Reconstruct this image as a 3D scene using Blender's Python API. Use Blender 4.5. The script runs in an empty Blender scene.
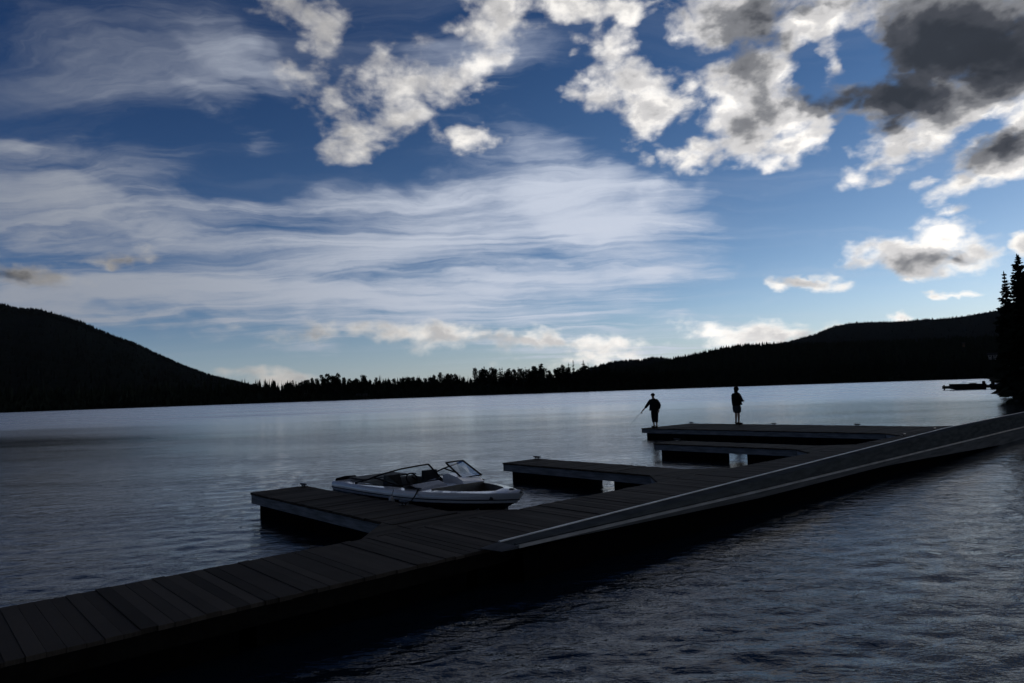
import bpy, math, random
import numpy as np
from mathutils import Vector, Matrix

R = math.radians
rng = np.random.default_rng(7)
random.seed(7)
scene = bpy.context.scene
COL = scene.collection

# ------------------------------------------------------------------ settings
EXPOSURE = 0.0
CUM_GAIN = 1.1
CIR_COL = (5.1, 5.55, 6.5)
SKY_STRENGTH = 0.1
SUN_POWER = 0.12
AIR = 7e-6
CUM_RELIEF = 0.9
CUM_PUFF = 0.58
DENOISE = True
WATER_FAR = 0.27
WATER_ROUGH = 0.015
WATER_BUMP = 0.042
WAVE = 0.0016
HAZE_AMT = 0.65
HAZE_COL = (3.1, 3.8, 4.6)
SKY_GRADE = [(-0.20, -2.9, 0.95), (-0.25, -1.75, 0.70), (-0.18, -0.95, 0.42)]
CUM_SCALE = 13.0
CUM_NOISE = 2.1
CIR_CONTRAST = 2.7
DIM_DECK_A = 0.12
DIM_DECK_B = 0.38

# ------------------------------------------------------------------ camera
EYE = 2.5                      # metres above the lake
cam_data = bpy.data.cameras.new('camera')
cam_data.lens = 24.01
cam_data.sensor_width = 36.0
cam_data.clip_start = 0.05
cam_data.clip_end = 20000
cam = bpy.data.objects.new('camera', cam_data)
COL.objects.link(cam)
scene.camera = cam
pitch, roll = R(4.184), R(1.99)
right = Vector((1, 0, 0)); up = Vector((0, -math.sin(pitch), math.cos(pitch))); fwd = Vector((0, math.cos(pitch), math.sin(pitch)))
r2 = right * math.cos(roll) - up * math.sin(roll)
u2 = up * math.cos(roll) + right * math.sin(roll)
m = Matrix.Identity(4)
for i in range(3):
    m[i][0] = r2[i]; m[i][1] = u2[i]; m[i][2] = -fwd[i]
m.translation = Vector((0, 0, EYE))
cam.matrix_world = m

scene.view_settings.view_transform = 'Standard'
scene.view_settings.look = 'None'
scene.view_settings.exposure = EXPOSURE
scene.view_settings.gamma = 1.0
scene.view_settings.use_curve_mapping = False
scene.cycles.max_bounces = 4
scene.cycles.diffuse_bounces = 2
scene.cycles.glossy_bounces = 3
scene.cycles.use_denoising = DENOISE

# ------------------------------------------------------------------ node helpers
class Nodes:
    def __init__(self, tree):
        self.t = tree
        tree.nodes.clear()
    def n(self, typ, **kw):
        nd = self.t.nodes.new(typ)
        ins = kw.pop('ins', {})
        for k, v in kw.items():
            setattr(nd, k, v)
        for k, v in ins.items():
            self.put(nd.inputs[k], v)
        return nd
    def put(self, sock, v):
        if isinstance(v, bpy.types.NodeSocket):
            self.t.links.new(v, sock)
        else:
            sock.default_value = v
    def math(self, op, a, b=None, c=None, clamp=False):
        nd = self.n('ShaderNodeMath', operation=op, use_clamp=clamp)
        for i, v in enumerate((a, b, c)):
            if v is not None:
                self.put(nd.inputs[i], v)
        return nd.outputs[0]
    def vmath(self, op, a, b=None, c=None):
        nd = self.n('ShaderNodeVectorMath', operation=op)
        for i, v in enumerate((a, b, c)):
            if v is not None:
                self.put(nd.inputs[i], v)
        return nd.outputs[0]
    def mix(self, fac, a, b, blend='MIX'):
        nd = self.n('ShaderNodeMix', data_type='RGBA', blend_type=blend)
        self.put(nd.inputs[0], fac); self.put(nd.inputs[6], a); self.put(nd.inputs[7], b)
        return nd.outputs[2]
    def noise(self, vec, scale, detail=4.0, rough=0.5, lac=2.0, dist=0.0, color=False):
        nd = self.n('ShaderNodeTexNoise', ins={'Vector': vec, 'Scale': scale, 'Detail': detail, 'Roughness': rough, 'Lacunarity': lac, 'Distortion': dist})
        return nd.outputs[1 if color else 0]
    def ramp(self, v, lo, hi, a=0.0, b=1.0, smooth=True):
        nd = self.n('ShaderNodeMapRange', interpolation_type='SMOOTHSTEP' if smooth else 'LINEAR')
        for i, x in enumerate((v, lo, hi, a, b)):
            self.put(nd.inputs[i], x)
        return nd.outputs[0]

# ------------------------------------------------------------------ sky and clouds (directions in degrees: bearing, height, half width, half height, turn, strength)
CUMULUS = [(-16.97, 29.45, 4.88, 2.26, 163.0, 1.19),
       (-15.23, 27.87, 4.17, 2.08, 151.5, 1.12),
       (-16.65, 24.7, 2.95, 1.78, 119.0, 0.75),
       (-14.25, 24.02, 5.2, 2.68, 168.3, 1.06),
       (-8.84, 24.78, 6.53, 3.07, -171.3, 1.25),
       (-4.57, 25.21, 4.73, 2.01, -171.8, 1.06),
       (-12.52, 20.57, 3.82, 1.9, -168.0, 1.25),
       (-9.33, 22.33, 4.64, 1.74, -169.5, 1.0),
       (-0.33, 29.55, 4.41, 3.48, -179.2, 1.31),
       (-1.49, 26.63, 3.43, 2.28, 179.9, 1.06),
       (-3.03, 24.84, 3.76, 1.57, -164.5, 0.75),
       (-3.6, 20.78, 3.39, 1.3, 179.6, 1.12),
       (6.23, 30.11, 3.89, 1.66, 175.5, 1.18),
       (10.31, 29.54, 3.05, 1.28, 173.4, 1.06),
       (6.78, 27.66, 1.89, 1.73, 168.6, 0.71),
       (8.94, 26.42, 3.74, 2.42, 167.6, 1.12),
       (8.28, 23.57, 3.82, 2.38, 174.1, 1.06),
       (11.66, 23.98, 3.61, 2.8, -179.9, 1.06),
       (12.79, 21.87, 4.59, 2.12, 178.0, 1.24),
       (15.75, 23.7, 1.46, 1.08, 167.2, 0.83),
       (20.35, 27.42, 7.0, 3.49, 167.6, 1.42),
       (24.41, 26.35, 4.94, 3.08, 179.7, 1.3),
       (20.59, 23.11, 4.39, 3.88, 146.5, 1.42),
       (19.44, 19.68, 5.1, 2.49, 170.3, 1.3),
       (23.09, 18.02, 4.76, 1.68, -177.8, 1.18),
       (15.44, 18.55, 5.11, 1.59, 176.7, 1.12),
       (22.16, 20.71, 4.27, 3.3, 154.4, 1.3),
       (26.73, 22.91, 2.55, 2.23, 99.8, 1.18),
       (24.84, 20.24, 3.67, 1.69, 158.5, 1.18),
       (23.78, 21.7, 1.85, 1.49, 127.2, 0.94),
       (30.14, 23.85, 1.63, 1.18, 154.7, 0.83),
       (34.19, 23.09, 9.3, 4.81, 160.1, 1.89),
       (37.48, 20.58, 6.37, 4.44, 151.7, 1.53),
       (29.51, 19.99, 6.09, 2.25, 161.5, 1.53),
       (34.14, 18.59, 5.05, 2.61, 172.1, 1.53),
       (30.92, 16.95, 4.75, 2.91, -178.2, 1.18),
       (28.52, 15.44, 2.85, 1.8, -157.3, 0.94),
       (32.0, 13.54, 1.82, 0.8, -167.7, 0.71),
       (36.46, 14.74, 4.37, 2.03, -162.5, 1.47),
       (34.05, 13.43, 3.25, 1.31, -161.4, 1.06),
       (38.73, 15.82, 2.48, 2.03, 110.4, 0.71),
       (28.13, 23.14, 2.56, 2.0, 100.6, -0.8),
       (24.49, 23.51, 1.63, 1.49, 24.4, -0.7),
       (27.24, 18.37, 1.67, 1.18, 162.3, -0.6),
       (35.77, 16.81, 2.43, 0.64, -164.4, -0.7),
       (-4.07, 27.01, 2.47, 1.36, -179.1, -0.3),
       (31.28, 8.69, 5.72, 1.49, 174.6, 1.66),
       (32.88, 9.61, 3.39, 1.72, 170.1, 1.38),
       (28.06, 8.66, 3.05, 0.98, 172.9, 1.1),
       (24.02, 7.66, 3.26, 0.87, 174.3, 1.38),
       (37.88, 8.83, 1.3, 1.11, 156.5, 1.66),
       (33.08, 11.54, 2.02, 0.47, -172.2, 0.76),
       (33.21, 5.83, 2.72, 0.33, 178.6, 0.97),
       (32.07, 5.81, 0.97, 0.54, 173.2, 1.24),
       (30.38, 7.36, 0.89, 0.48, 172.4, 1.1),
       (21.1, 3.54, 6.3, 1.12, -178.1, 1.18),
       (16.37, 3.98, 3.27, 1.37, 155.7, 1.12),
       (22.96, 4.28, 4.0, 0.88, -173.1, 0.94),
       (-7.68, 4.79, 15.92, 1.41, 177.6, 1.18),
       (-9.32, 5.15, 5.41, 1.05, 178.8, 0.83),
       (-4.76, 5.21, 3.31, 1.15, 178.5, 0.94),
       (4.02, 3.91, 10.04, 0.95, 173.7, 1.06),
       (-13.37, 5.22, 4.04, 1.04, 179.2, 0.83),
       (-19.21, 1.79, 4.77, 1.09, 178.5, 1.12),
       (29.67, 4.44, 1.15, 0.62, 174.8, 1.24),
       (7.31, 2.86, 6.61, 0.79, 173.6, 0.89),
       (3.97, 2.49, 9.19, 0.56, 177.8, 0.71),
       (-35.94, 8.94, 4.89, 1.29, 178.0, 1.17),
       (-30.93, 10.68, 4.87, 0.75, -170.3, 1.03),
       (40, 41, 15, 7, 10, 1.1),
       (60, 28, 20, 8, 0, 1.1),
       (-30, 55, 20, 10, 20, 0.7),
       (75, 12, 14, 4, 0, 1.0),
       (-80, 20, 25, 6, 0, 0.9),
       (-120, 35, 30, 12, 0, 0.9),
       (120, 30, 30, 12, 0, 0.9),
       (170, 25, 30, 10, 0, 0.9),
       (-170, 50, 25, 12, 0, 0.8),
       (55, 55, 22, 14, 0, 1.2)]
CIRRUS = [(-6.64, 12.78, 21.0, 4.88, -176.6, 1.0),
       (6.96, 13.78, 10.94, 4.85, 164.9, 1.2),
       (11.2, 15.4, 6.11, 1.92, -169.6, 0.9),
       (10.91, 9.45, 7.35, 1.47, 179.2, 0.95),
       (3.35, 18.55, 11.82, 3.18, 153.4, 0.75),
       (-30.0, 14.1, 16.03, 2.55, -177.6, 1.0),
       (-29.96, 7.42, 18.43, 2.32, -179.2, 1.35),
       (-14.91, 7.92, 25.25, 3.23, 178.0, 1.1),
       (-26.0, 6.86, 16.39, 1.21, -178.9, 1.0),
       (-0.83, 9.36, 16.93, 3.0, 178.2, 0.95),
       (-13.26, 11.55, 24.15, 3.21, -179.3, 0.75),
       (-29.41, 23.76, 19.41, 6.66, 179.1, 0.22),
       (-33.74, 16.75, 9.14, 1.96, -165.9, 0.6),
       (-36.06, 16.72, 3.47, 1.14, -164.2, 0.75),
       (-0.34, 22.93, 8.47, 6.9, 166.7, 0.5),
       (-22.42, 22.37, 6.27, 2.23, 157.2, 0.5),
       (-35.63, 25.6, 10.21, 2.2, -178.1, 0.2),
       (10.6, 3.05, 12.98, 1.32, 177.4, 0.6),
       (4.07, 5.0, 18.43, 1.51, 174.7, 0.6),
       (-22.03, 25.53, 8.46, 2.58, 164.3, 0.42),
       (-7.39, 16.01, 10.11, 2.38, -168.6, 0.8),
       (-70, 35, 30, 14, 0, 0.7),
       (160, 50, 60, 25, 0, 0.6)]
CLOUD_SHADE = [(34.78, 22.92, 7.98, 4.48, 158.6, 0.85),
       (37.48, 20.58, 5.15, 2.96, 157.8, 0.5),
       (30.95, 21.68, 3.51, 2.99, 126.4, 0.5),
       (29.81, 19.59, 6.09, 1.83, 159.0, 0.9),
       (25.46, 20.96, 2.88, 1.91, 163.4, 0.6),
       (21.48, 27.08, 6.14, 2.94, 167.2, 0.62),
       (22.08, 24.94, 4.54, 1.48, 168.6, 0.2),
       (20.1, 23.9, 2.36, 2.04, 151.6, 0.3),
       (19.04, 19.37, 3.1, 1.61, 170.3, 0.35),
       (24.35, 25.5, 2.94, 0.92, 167.4, -0.5),
       (36.22, 15.26, 3.84, 1.2, -163.1, 0.75),
       (37.23, 17.49, 3.24, 1.29, -178.2, -0.4),
       (29.68, 8.46, 4.48, 0.94, 177.4, 0.5),
       (33.12, 8.73, 1.8, 0.63, 171.6, 0.4),
       (23.15, 7.51, 2.87, 0.46, 174.6, 0.3),
       (-35.93, 8.6, 4.73, 1.09, 177.7, 0.55),
       (-30.93, 10.46, 3.79, 0.57, -170.4, 0.15),
       (22.52, 3.07, 4.3, 0.62, 176.6, 0.35),
       (-6.87, 4.27, 14.1, 0.5, 177.5, 0.2),
       (4.01, 3.49, 9.2, 0.42, 173.8, 0.2),
       (-9.71, 23.66, 5.06, 1.61, -169.4, 0.12),
       (10.0, 24.15, 4.22, 2.18, 166.1, 0.16),
       (21.42, 20.83, 4.6, 2.8, 159.0, 0.15),
       (42, 42, 12, 6, 10, 0.6),
       (60, 30, 16, 6, 0, 0.6),
       (55, 58, 22, 10, 0, 0.8)]


SUN_AZ, SUN_EL = 62.0, 13.0
world = bpy.data.worlds.new('World')
scene.world = world
world.use_nodes = True
W = Nodes(world.node_tree)
gen = W.n('ShaderNodeTexCoord').outputs['Generated']
sep = W.n('ShaderNodeSeparateXYZ', ins={0: gen})
dx, dy, dz = sep.outputs
az = W.math('ARCTAN2', dx, dy)
el = W.math('ARCSINE', dz)
P = W.n('ShaderNodeCombineXYZ', ins={0: az, 1: el, 2: 0.0}).outputs[0]

sky = W.n('ShaderNodeTexSky', sky_type='NISHITA', sun_disc=False, sun_elevation=R(SUN_EL), sun_rotation=R(SUN_AZ), altitude=2500.0,
          air_density=1.0, dust_density=0.6, ozone_density=2.5)
sky_c = sky.outputs[0]

def warp(vec, scale, amount, detail=3.0, sq=(1, 1.6, 1)):
    q = W.vmath('MULTIPLY', vec, sq)
    nz = W.noise(q, scale, detail, 0.55, color=True)
    off = W.vmath('SUBTRACT', nz, (0.5, 0.5, 0.5))
    off = W.vmath('MULTIPLY', off, (amount, amount * 0.7, 0.0))
    return W.vmath('ADD', vec, off)

def field(vec, table, join='ADD'):
    """soft ellipses on the sky; join='MAX' keeps neighbours from piling up, negative strengths cut gaps"""
    tot = None; cuts = []
    for (a, e, sx, sy, rot, amp) in table:
        mp = W.n('ShaderNodeMapping', vector_type='TEXTURE', ins={'Vector': vec, 'Location': (R(a), R(e), 0), 'Rotation': (0, 0, R(rot)), 'Scale': (R(sx) * 1.25, R(sy) * 1.25, 1)}).outputs[0]
        g = W.n('ShaderNodeTexGradient', gradient_type='SPHERICAL', ins={0: mp}).outputs[1]
        if amp < 0 and join == 'MAX':
            cuts.append((g, amp)); continue
        g = W.math('MULTIPLY', g, amp)
        tot = g if tot is None else W.math('SMOOTH_MAX' if join == 'MAX' else 'ADD', tot, g, 0.12 if join == 'MAX' else None)
    for g, amp in cuts:
        tot = W.math('MULTIPLY_ADD', g, amp, tot)
    return tot

# how much a bearing looks towards the sun: hazy air and thin cloud scatter its light forward
sdot = W.vmath('DOT_PRODUCT', gen, (math.sin(R(SUN_AZ)) * math.cos(R(SUN_EL)), math.cos(R(SUN_AZ)) * math.cos(R(SUN_EL)), math.sin(R(SUN_EL))))
sdot = sdot.node.outputs['Value']
sunward = W.ramp(sdot, -0.25, 1.0, smooth=False)

# crisp cumulus
Pw = warp(P, 10.0, 0.05)
Pw = warp(Pw, 34.0, 0.03)
cum = field(Pw, CUMULUS, 'MAX')
dir_sq = W.vmath('MULTIPLY', gen, (1.0, 1.0, 1.55))
n1 = W.noise(dir_sq, CUM_SCALE, 9.0, 0.56, 2.1, 0.15)
sun_shift = (math.sin(R(SUN_AZ)) * 0.024, math.cos(R(SUN_AZ)) * 0.024 - 0.012, 0.010)
puff = W.n('ShaderNodeTexVoronoi', feature='F1', ins={'Vector': W.vmath('ADD', dir_sq, W.vmath('MULTIPLY', W.vmath('SUBTRACT', W.noise(dir_sq, 20.0, 3.0, 0.5, color=True), (0.5, 0.5, 0.5)), (0.06, 0.06, 0.06))), 'Scale': 24.0, 'Detail': 1.0, 'Roughness': 0.45}).outputs[0]
billow = W.math('MULTIPLY_ADD', W.math('SUBTRACT', CUM_PUFF, puff), 0.62, W.math('MULTIPLY', W.math('SUBTRACT', n1, 0.5), CUM_NOISE))
gate = W.ramp(cum, 0.0, 0.30)
dens = W.math('MULTIPLY_ADD', billow, gate, cum)
soft = W.ramp(sunward, 0.40, 0.80, 1.20, 0.92)
a_cum = W.ramp(dens, 0.14, soft)
thick = W.ramp(dens, 0.5, 1.5)
shade_f = field(warp(warp(P, 9.0, 0.10), 30.0, 0.04), CLOUD_SHADE)
# light from the sun's side: compare the billows with themselves a little nearer the sun
m1 = W.noise(dir_sq, CUM_SCALE * 1.15, 4.0, 0.55, 2.1, 0.15)
m2 = W.noise(W.vmath('ADD', dir_sq, sun_shift), CUM_SCALE * 1.15, 4.0, 0.55, 2.1, 0.15)
relief = W.math('SUBTRACT', m2, m1)
body = W.noise(dir_sq, 6.0, 6.0, 0.6)
shade = W.math('MULTIPLY_ADD', relief, CUM_RELIEF, W.math('MULTIPLY_ADD', thick, 0.20, W.math('MULTIPLY_ADD', shade_f, 1.0, W.math('MULTIPLY', W.math('SUBTRACT', body, 0.52), 0.30))))
shade = W.math('MULTIPLY', shade, W.ramp(el, 0.03, 0.22, 0.45, 1.0))
shade = W.ramp(shade, -0.05, 1.15, smooth=False)
cr = W.n('ShaderNodeValToRGB', ins={0: shade})
cr.color_ramp.interpolation = 'EASE'
stops = [(0.0, (8.6, 8.3, 7.9)), (0.20, (5.3, 5.2, 5.2)), (0.48, (1.7, 1.75, 1.9)), (0.75, (0.50, 0.55, 0.68)), (1.0, (0.27, 0.32, 0.42))]
els = cr.color_ramp.elements
while len(els) < len(stops):
    els.new(0.5)
for e_, (p_, c_) in zip(els, stops):
    e_.position = p_; e_.color = (c_[0] * CUM_GAIN, c_[1] * CUM_GAIN, c_[2] * CUM_GAIN, 1)
cum_col = cr.outputs[0]
cum_col = W.vmath('SCALE', cum_col); W.put(cum_col.node.inputs['Scale'], W.math('MULTIPLY', W.ramp(sunward, 0.1, 0.80, 0.46, 1.15), W.ramp(body, 0.25, 0.75, 1.12, 0.88)))
# dark cloud deck added out of view, overhead and behind, to dim the scene
dim_deck_n = W.math('MULTIPLY_ADD', W.math('SUBTRACT', W.noise(dir_sq, 3.0, 6.0, 0.55), 0.5), 0.55, W.math('MULTIPLY_ADD', dy, -0.62, W.math('MULTIPLY', dz, 0.78)))
a_dim_deck = W.ramp(dim_deck_n, 0.22, 0.62, 0.0, 0.94)
dim_deck_col = W.mix(W.ramp(W.noise(dir_sq, 4.5, 7.0, 0.6), 0.3, 0.7), (DIM_DECK_A, DIM_DECK_A * 1.06, DIM_DECK_A * 1.2, 1), (DIM_DECK_B, DIM_DECK_B * 1.05, DIM_DECK_B * 1.15, 1))

# cirrus: noise drawn out along one bearing on a plane high above the lake
den = W.math('ADD', dz, 0.07)
px = W.math('DIVIDE', dx, den); py = W.math('DIVIDE', dy, den)
Q = W.n('ShaderNodeCombineXYZ', ins={0: px, 1: py, 2: 0.0}).outputs[0]
Qw = W.vmath('ADD', Q, W.vmath('MULTIPLY', W.vmath('SUBTRACT', W.noise(Q, 0.8, 6.0, 0.55, color=True), (0.5, 0.5, 0.5)), (1.15, 1.15, 0)))
s1 = W.n('ShaderNodeMapping', vector_type='POINT', ins={'Vector': Qw, 'Rotation': (0, 0, R(-33)), 'Scale': (0.40, 1.9, 1)}).outputs[0]
s2 = W.n('ShaderNodeMapping', vector_type='POINT', ins={'Vector': Qw, 'Rotation': (0, 0, R(-39)), 'Scale': (1.0, 7.0, 1)}).outputs[0]
f1 = W.noise(s1, 1.1, 7.0, 0.56, 2.0, 0.5)
f2 = W.noise(s2, 1.3, 9.0, 0.68, 2.0, 0.3)
cirm = field(warp(warp(P, 5.0, 0.16, sq=(1, 2.2, 1)), 16.0, 0.06, sq=(1, 3, 1)), CIRRUS, 'MAX')
streak = W.math('MULTIPLY_ADD', W.math('SUBTRACT', f2, 0.5), 0.26, f1)
c_d = W.math('MULTIPLY_ADD', W.math('SUBTRACT', streak, 0.5), CIR_CONTRAST, W.math('MULTIPLY', cirm, 1.0))
a_cir = W.ramp(c_d, -0.05, 1.10, 0.0, 0.94)
a_cir = W.math('MULTIPLY', a_cir, W.ramp(cirm, 0.0, 0.30))

# thin mountain air: the sky deepens with height and pales towards the sun, more in red than in blue
gains = [W.math('EXPONENT', W.math('MULTIPLY_ADD', el, ke, W.math('MULTIPLY_ADD', sdot, ks, k0))) for k0, ke, ks in SKY_GRADE]
hs = W.vmath('MULTIPLY', sky_c, W.n('ShaderNodeCombineXYZ', ins={0: gains[0], 1: gains[1], 2: gains[2]}).outputs[0])
hs = W.mix(W.ramp(el, -0.02, 0.13, HAZE_AMT, 0.0), hs, (HAZE_COL[0], HAZE_COL[1], HAZE_COL[2], 1))
cg = W.vmath('SCALE', CIR_COL); W.put(cg.node.inputs['Scale'], W.ramp(sunward, 0.1, 0.7, 0.60, 1.20))
c1 = W.mix(a_cir, hs, cg)
c2 = W.mix(a_cum, c1, cum_col)
c2 = W.mix(a_dim_deck, c2, dim_deck_col)
bg = W.n('ShaderNodeBackground', ins={'Color': c2, 'Strength': SKY_STRENGTH})
out = W.n('ShaderNodeOutputWorld', ins={0: bg.outputs[0]})
world.cycles.sampling_method = 'MANUAL'
world.cycles.sample_map_resolution = 512

sun_d = bpy.data.lights.new('sun', 'SUN')
sun_d.energy = SUN_POWER
sun_d.angle = R(12)
sun_d.color = (1.0, 0.86, 0.70)
sun = bpy.data.objects.new('sun', sun_d)
COL.objects.link(sun)
to_sun = Vector((math.sin(R(SUN_AZ)) * math.cos(R(SUN_EL)), math.cos(R(SUN_AZ)) * math.cos(R(SUN_EL)), math.sin(R(SUN_EL))))
sun.rotation_euler = to_sun.to_track_quat('Z', 'Y').to_euler()

# ------------------------------------------------------------------ materials
def material(name, color, rough=0.7, vary=0.0, scale=4.0, metallic=0.0, bump=0.0, second=None, squash=(1, 1, 1), coat=0.0):
    mt = bpy.data.materials.new(name); mt.use_nodes = True
    k = Nodes(mt.node_tree)
    o = k.n('ShaderNodeOutputMaterial')
    b = k.n('ShaderNodeBsdfPrincipled', ins={'Roughness': rough, 'Metallic': metallic})
    b.inputs['Specular IOR Level'].default_value = 0.5 if rough < 0.5 else (0.05 if rough < 0.75 else 0.0)
    if coat: b.inputs['Coat Weight'].default_value = coat
    vec = k.vmath('MULTIPLY', k.n('ShaderNodeTexCoord').outputs['Object'], squash)
    nz = k.noise(vec, scale, 6.0, 0.6)
    c2_ = second or tuple(max(0.0, c * (1 - vary)) for c in color)
    k.put(b.inputs['Base Color'], k.mix(k.ramp(nz, 0.3, 0.7), (*c2_, 1), (*color, 1)))
    k.put(b.inputs['Roughness'], k.ramp(k.noise(vec, scale * 2.3, 4.0), 0.3, 0.7, max(0.02, rough - 0.08), min(1, rough + 0.08)))
    if bump:
        bp = k.n('ShaderNodeBump', ins={'Strength': bump, 'Distance': 0.02, 'Height': k.noise(vec, scale * 6, 5.0)})
        k.put(b.inputs['Normal'], bp.outputs[0])
    k.t.links.new(b.outputs[0], o.inputs[0])
    return mt

def plank_material(name, axis, width, light, dark):
    """weathered boards: each board its own tone, grain along the board"""
    mt = bpy.data.materials.new(name); mt.use_nodes = True
    k = Nodes(mt.node_tree)
    o = k.n('ShaderNodeOutputMaterial')
    b = k.n('ShaderNodeBsdfPrincipled', ins={'Roughness': 0.72})
    tc = k.n('ShaderNodeTexCoord').outputs['Object']
    s = k.n('ShaderNodeSeparateXYZ', ins={0: tc})
    idx = k.math('FLOOR', k.math('DIVIDE', s.outputs[axis], width))
    wn = k.n('ShaderNodeTexWhiteNoise', noise_dimensions='1D', ins={'W': idx}).outputs[0]
    sq = (26.0, 1.3, 1.0) if axis == 0 else (1.3, 26.0, 1.0)
    off = k.n('ShaderNodeCombineXYZ', ins={0: k.math('MULTIPLY', wn, 37.0), 1: k.math('MULTIPLY', wn, 71.0), 2: 0.0}).outputs[0]
    gr = k.noise(k.vmath('ADD', k.vmath('MULTIPLY', tc, sq), off), 2.2, 6.0, 0.62)
    st = k.noise(tc, 1.1, 5.0, 0.6)
    f = k.math('MULTIPLY_ADD', wn, 0.55, k.math('MULTIPLY_ADD', k.math('SUBTRACT', gr, 0.5), 0.9, k.math('MULTIPLY', st, 0.45)), clamp=True)
    k.put(b.inputs['Base Color'], k.mix(f, (*dark, 1), (*light, 1)))
    k.put(b.inputs['Roughness'], k.ramp(gr, 0.3, 0.7, 0.6, 0.85))
    b.inputs['Specular IOR Level'].default_value = 0.03
    bp = k.n('ShaderNodeBump', ins={'Strength': 0.35, 'Distance': 0.004, 'Height': gr})
    k.put(b.inputs['Normal'], bp.outputs[0])
    k.t.links.new(b.outputs[0], o.inputs[0])
    return mt

M = {}
M['deck'] = plank_material('weathered_boards', 0, 0.14, (0.096, 0.080, 0.068), (0.022, 0.0185, 0.016))
M['deck_cross'] = plank_material('weathered_boards_cross', 1, 0.14, (0.082, 0.067, 0.054), (0.020, 0.0165, 0.014))
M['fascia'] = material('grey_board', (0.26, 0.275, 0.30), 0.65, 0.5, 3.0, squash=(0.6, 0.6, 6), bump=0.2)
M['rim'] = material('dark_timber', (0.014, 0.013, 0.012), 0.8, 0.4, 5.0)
M['float'] = material('black_plastic', (0.006, 0.006, 0.007), 0.85, 0.3, 4.0)
M['iron'] = material('black_iron', (0.03, 0.03, 0.032), 0.45, 0.3, 30.0, metallic=0.6)
M['gang'] = material('ribbed_grey_metal', (0.095, 0.104, 0.110), 0.8, 0.4, 2.0, squash=(1, 1, 5))
M['gang_side'] = material('dull_grey_metal', (0.15, 0.155, 0.165), 0.8, 0.4, 2.0, squash=(0.4, 1, 6))
M['gang_rail'] = material('weathered_aluminium', (0.48, 0.48, 0.49), 0.5, 0.4, 2.0)
M['gang_edge'] = material('worn_aluminium', (0.82, 0.81, 0.79), 0.45, 0.35, 3.0)
M['gel_white'] = material('white_gelcoat', (0.82, 0.82, 0.85), 0.22, 0.06, 3.0, coat=0.4)
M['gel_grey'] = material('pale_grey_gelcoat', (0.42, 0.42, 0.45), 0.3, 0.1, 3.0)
M['gel_dark'] = material('dark_gelcoat', (0.012, 0.012, 0.016), 0.2, 0.2, 3.0)
M['rubber'] = material('black_rubber', (0.014, 0.014, 0.016), 0.6, 0.2, 20.0)
M['vinyl'] = material('grey_vinyl', (0.20, 0.19, 0.18), 0.5, 0.3, 6.0)
M['vinyl_dark'] = material('dark_vinyl', (0.035, 0.032, 0.032), 0.55, 0.3, 6.0)
M['carpet'] = material('dark_carpet', (0.03, 0.03, 0.032), 0.95, 0.4, 40.0)
M['rope'] = material('dark_rope', (0.045, 0.042, 0.04), 0.9, 0.4, 60.0)
M['fender'] = material('white_vinyl', (0.6, 0.6, 0.6), 0.4, 0.1, 8.0)
M['bark'] = material('bark', (0.045, 0.034, 0.026), 0.9, 0.5, 8.0, squash=(4, 4, 1))
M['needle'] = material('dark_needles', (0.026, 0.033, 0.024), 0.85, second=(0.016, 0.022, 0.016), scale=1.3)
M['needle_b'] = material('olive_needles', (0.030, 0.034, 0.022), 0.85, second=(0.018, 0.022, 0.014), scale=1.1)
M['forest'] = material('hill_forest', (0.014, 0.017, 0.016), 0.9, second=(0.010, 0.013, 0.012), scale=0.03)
M['soil'] = material('forest_floor', (0.040, 0.038, 0.030), 0.95, 0.4, 0.05)
M['rock'] = material('shore_rock', (0.05, 0.048, 0.046), 0.85, 0.5, 1.2, bump=0.5)
M['skin'] = material('skin', (0.42, 0.26, 0.19), 0.55, 0.1, 20.0)
M['jacket_navy'] = material('dark_navy_cloth', (0.018, 0.020, 0.028), 0.9, 0.3, 25.0)
M['jacket_black'] = material('black_cloth', (0.014, 0.014, 0.015), 0.9, 0.3, 25.0)
M['trouser'] = material('dark_trousers', (0.020, 0.020, 0.024), 0.9, 0.3, 25.0)
M['short_grey'] = material('grey_shorts_cloth', (0.075, 0.078, 0.085), 0.9, 0.3, 25.0)
M['hair'] = material('dark_hair', (0.015, 0.012, 0.010), 0.6, 0.3, 60.0)
M['shoe'] = material('dark_shoe', (0.02, 0.02, 0.02), 0.6, 0.3, 25.0)
M['carbon'] = material('rod_blank', (0.05, 0.05, 0.055), 0.35, 0.2, 30.0)
M['cork'] = material('cork', (0.35, 0.24, 0.15), 0.8, 0.3, 80.0)
M['wall_pale'] = material('pale_boards', (0.42, 0.40, 0.37), 0.8, 0.25, 2.0, squash=(1, 1, 8))
M['wall_brown'] = material('brown_logs', (0.12, 0.085, 0.06), 0.85, 0.35, 2.0, squash=(1, 1, 8))
M['roof'] = material('dark_roof', (0.05, 0.05, 0.055), 0.8, 0.3, 2.0)
M['pane'] = material('dark_window_pane', (0.02, 0.024, 0.03), 0.08, 0.1, 2.0)

gm = bpy.data.materials.new('windscreen_glass'); gm.use_nodes = True
k = Nodes(gm.node_tree)
o = k.n('ShaderNodeOutputMaterial')
gl = k.n('ShaderNodeBsdfGlossy', ins={'Color': (0.8, 0.85, 0.9, 1), 'Roughness': 0.02})
tr = k.n('ShaderNodeBsdfTransparent', ins={'Color': (0.72, 0.76, 0.80, 1)})
fr = k.n('ShaderNodeFresnel', ins={'IOR': 1.28})
mx = k.n('ShaderNodeMixShader', ins={0: k.math('MULTIPLY', fr.outputs[0], 0.3), 1: tr.outputs[0], 2: gl.outputs[0]})
k.t.links.new(mx.outputs[0], o.inputs[0])
M['glass'] = gm

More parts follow.
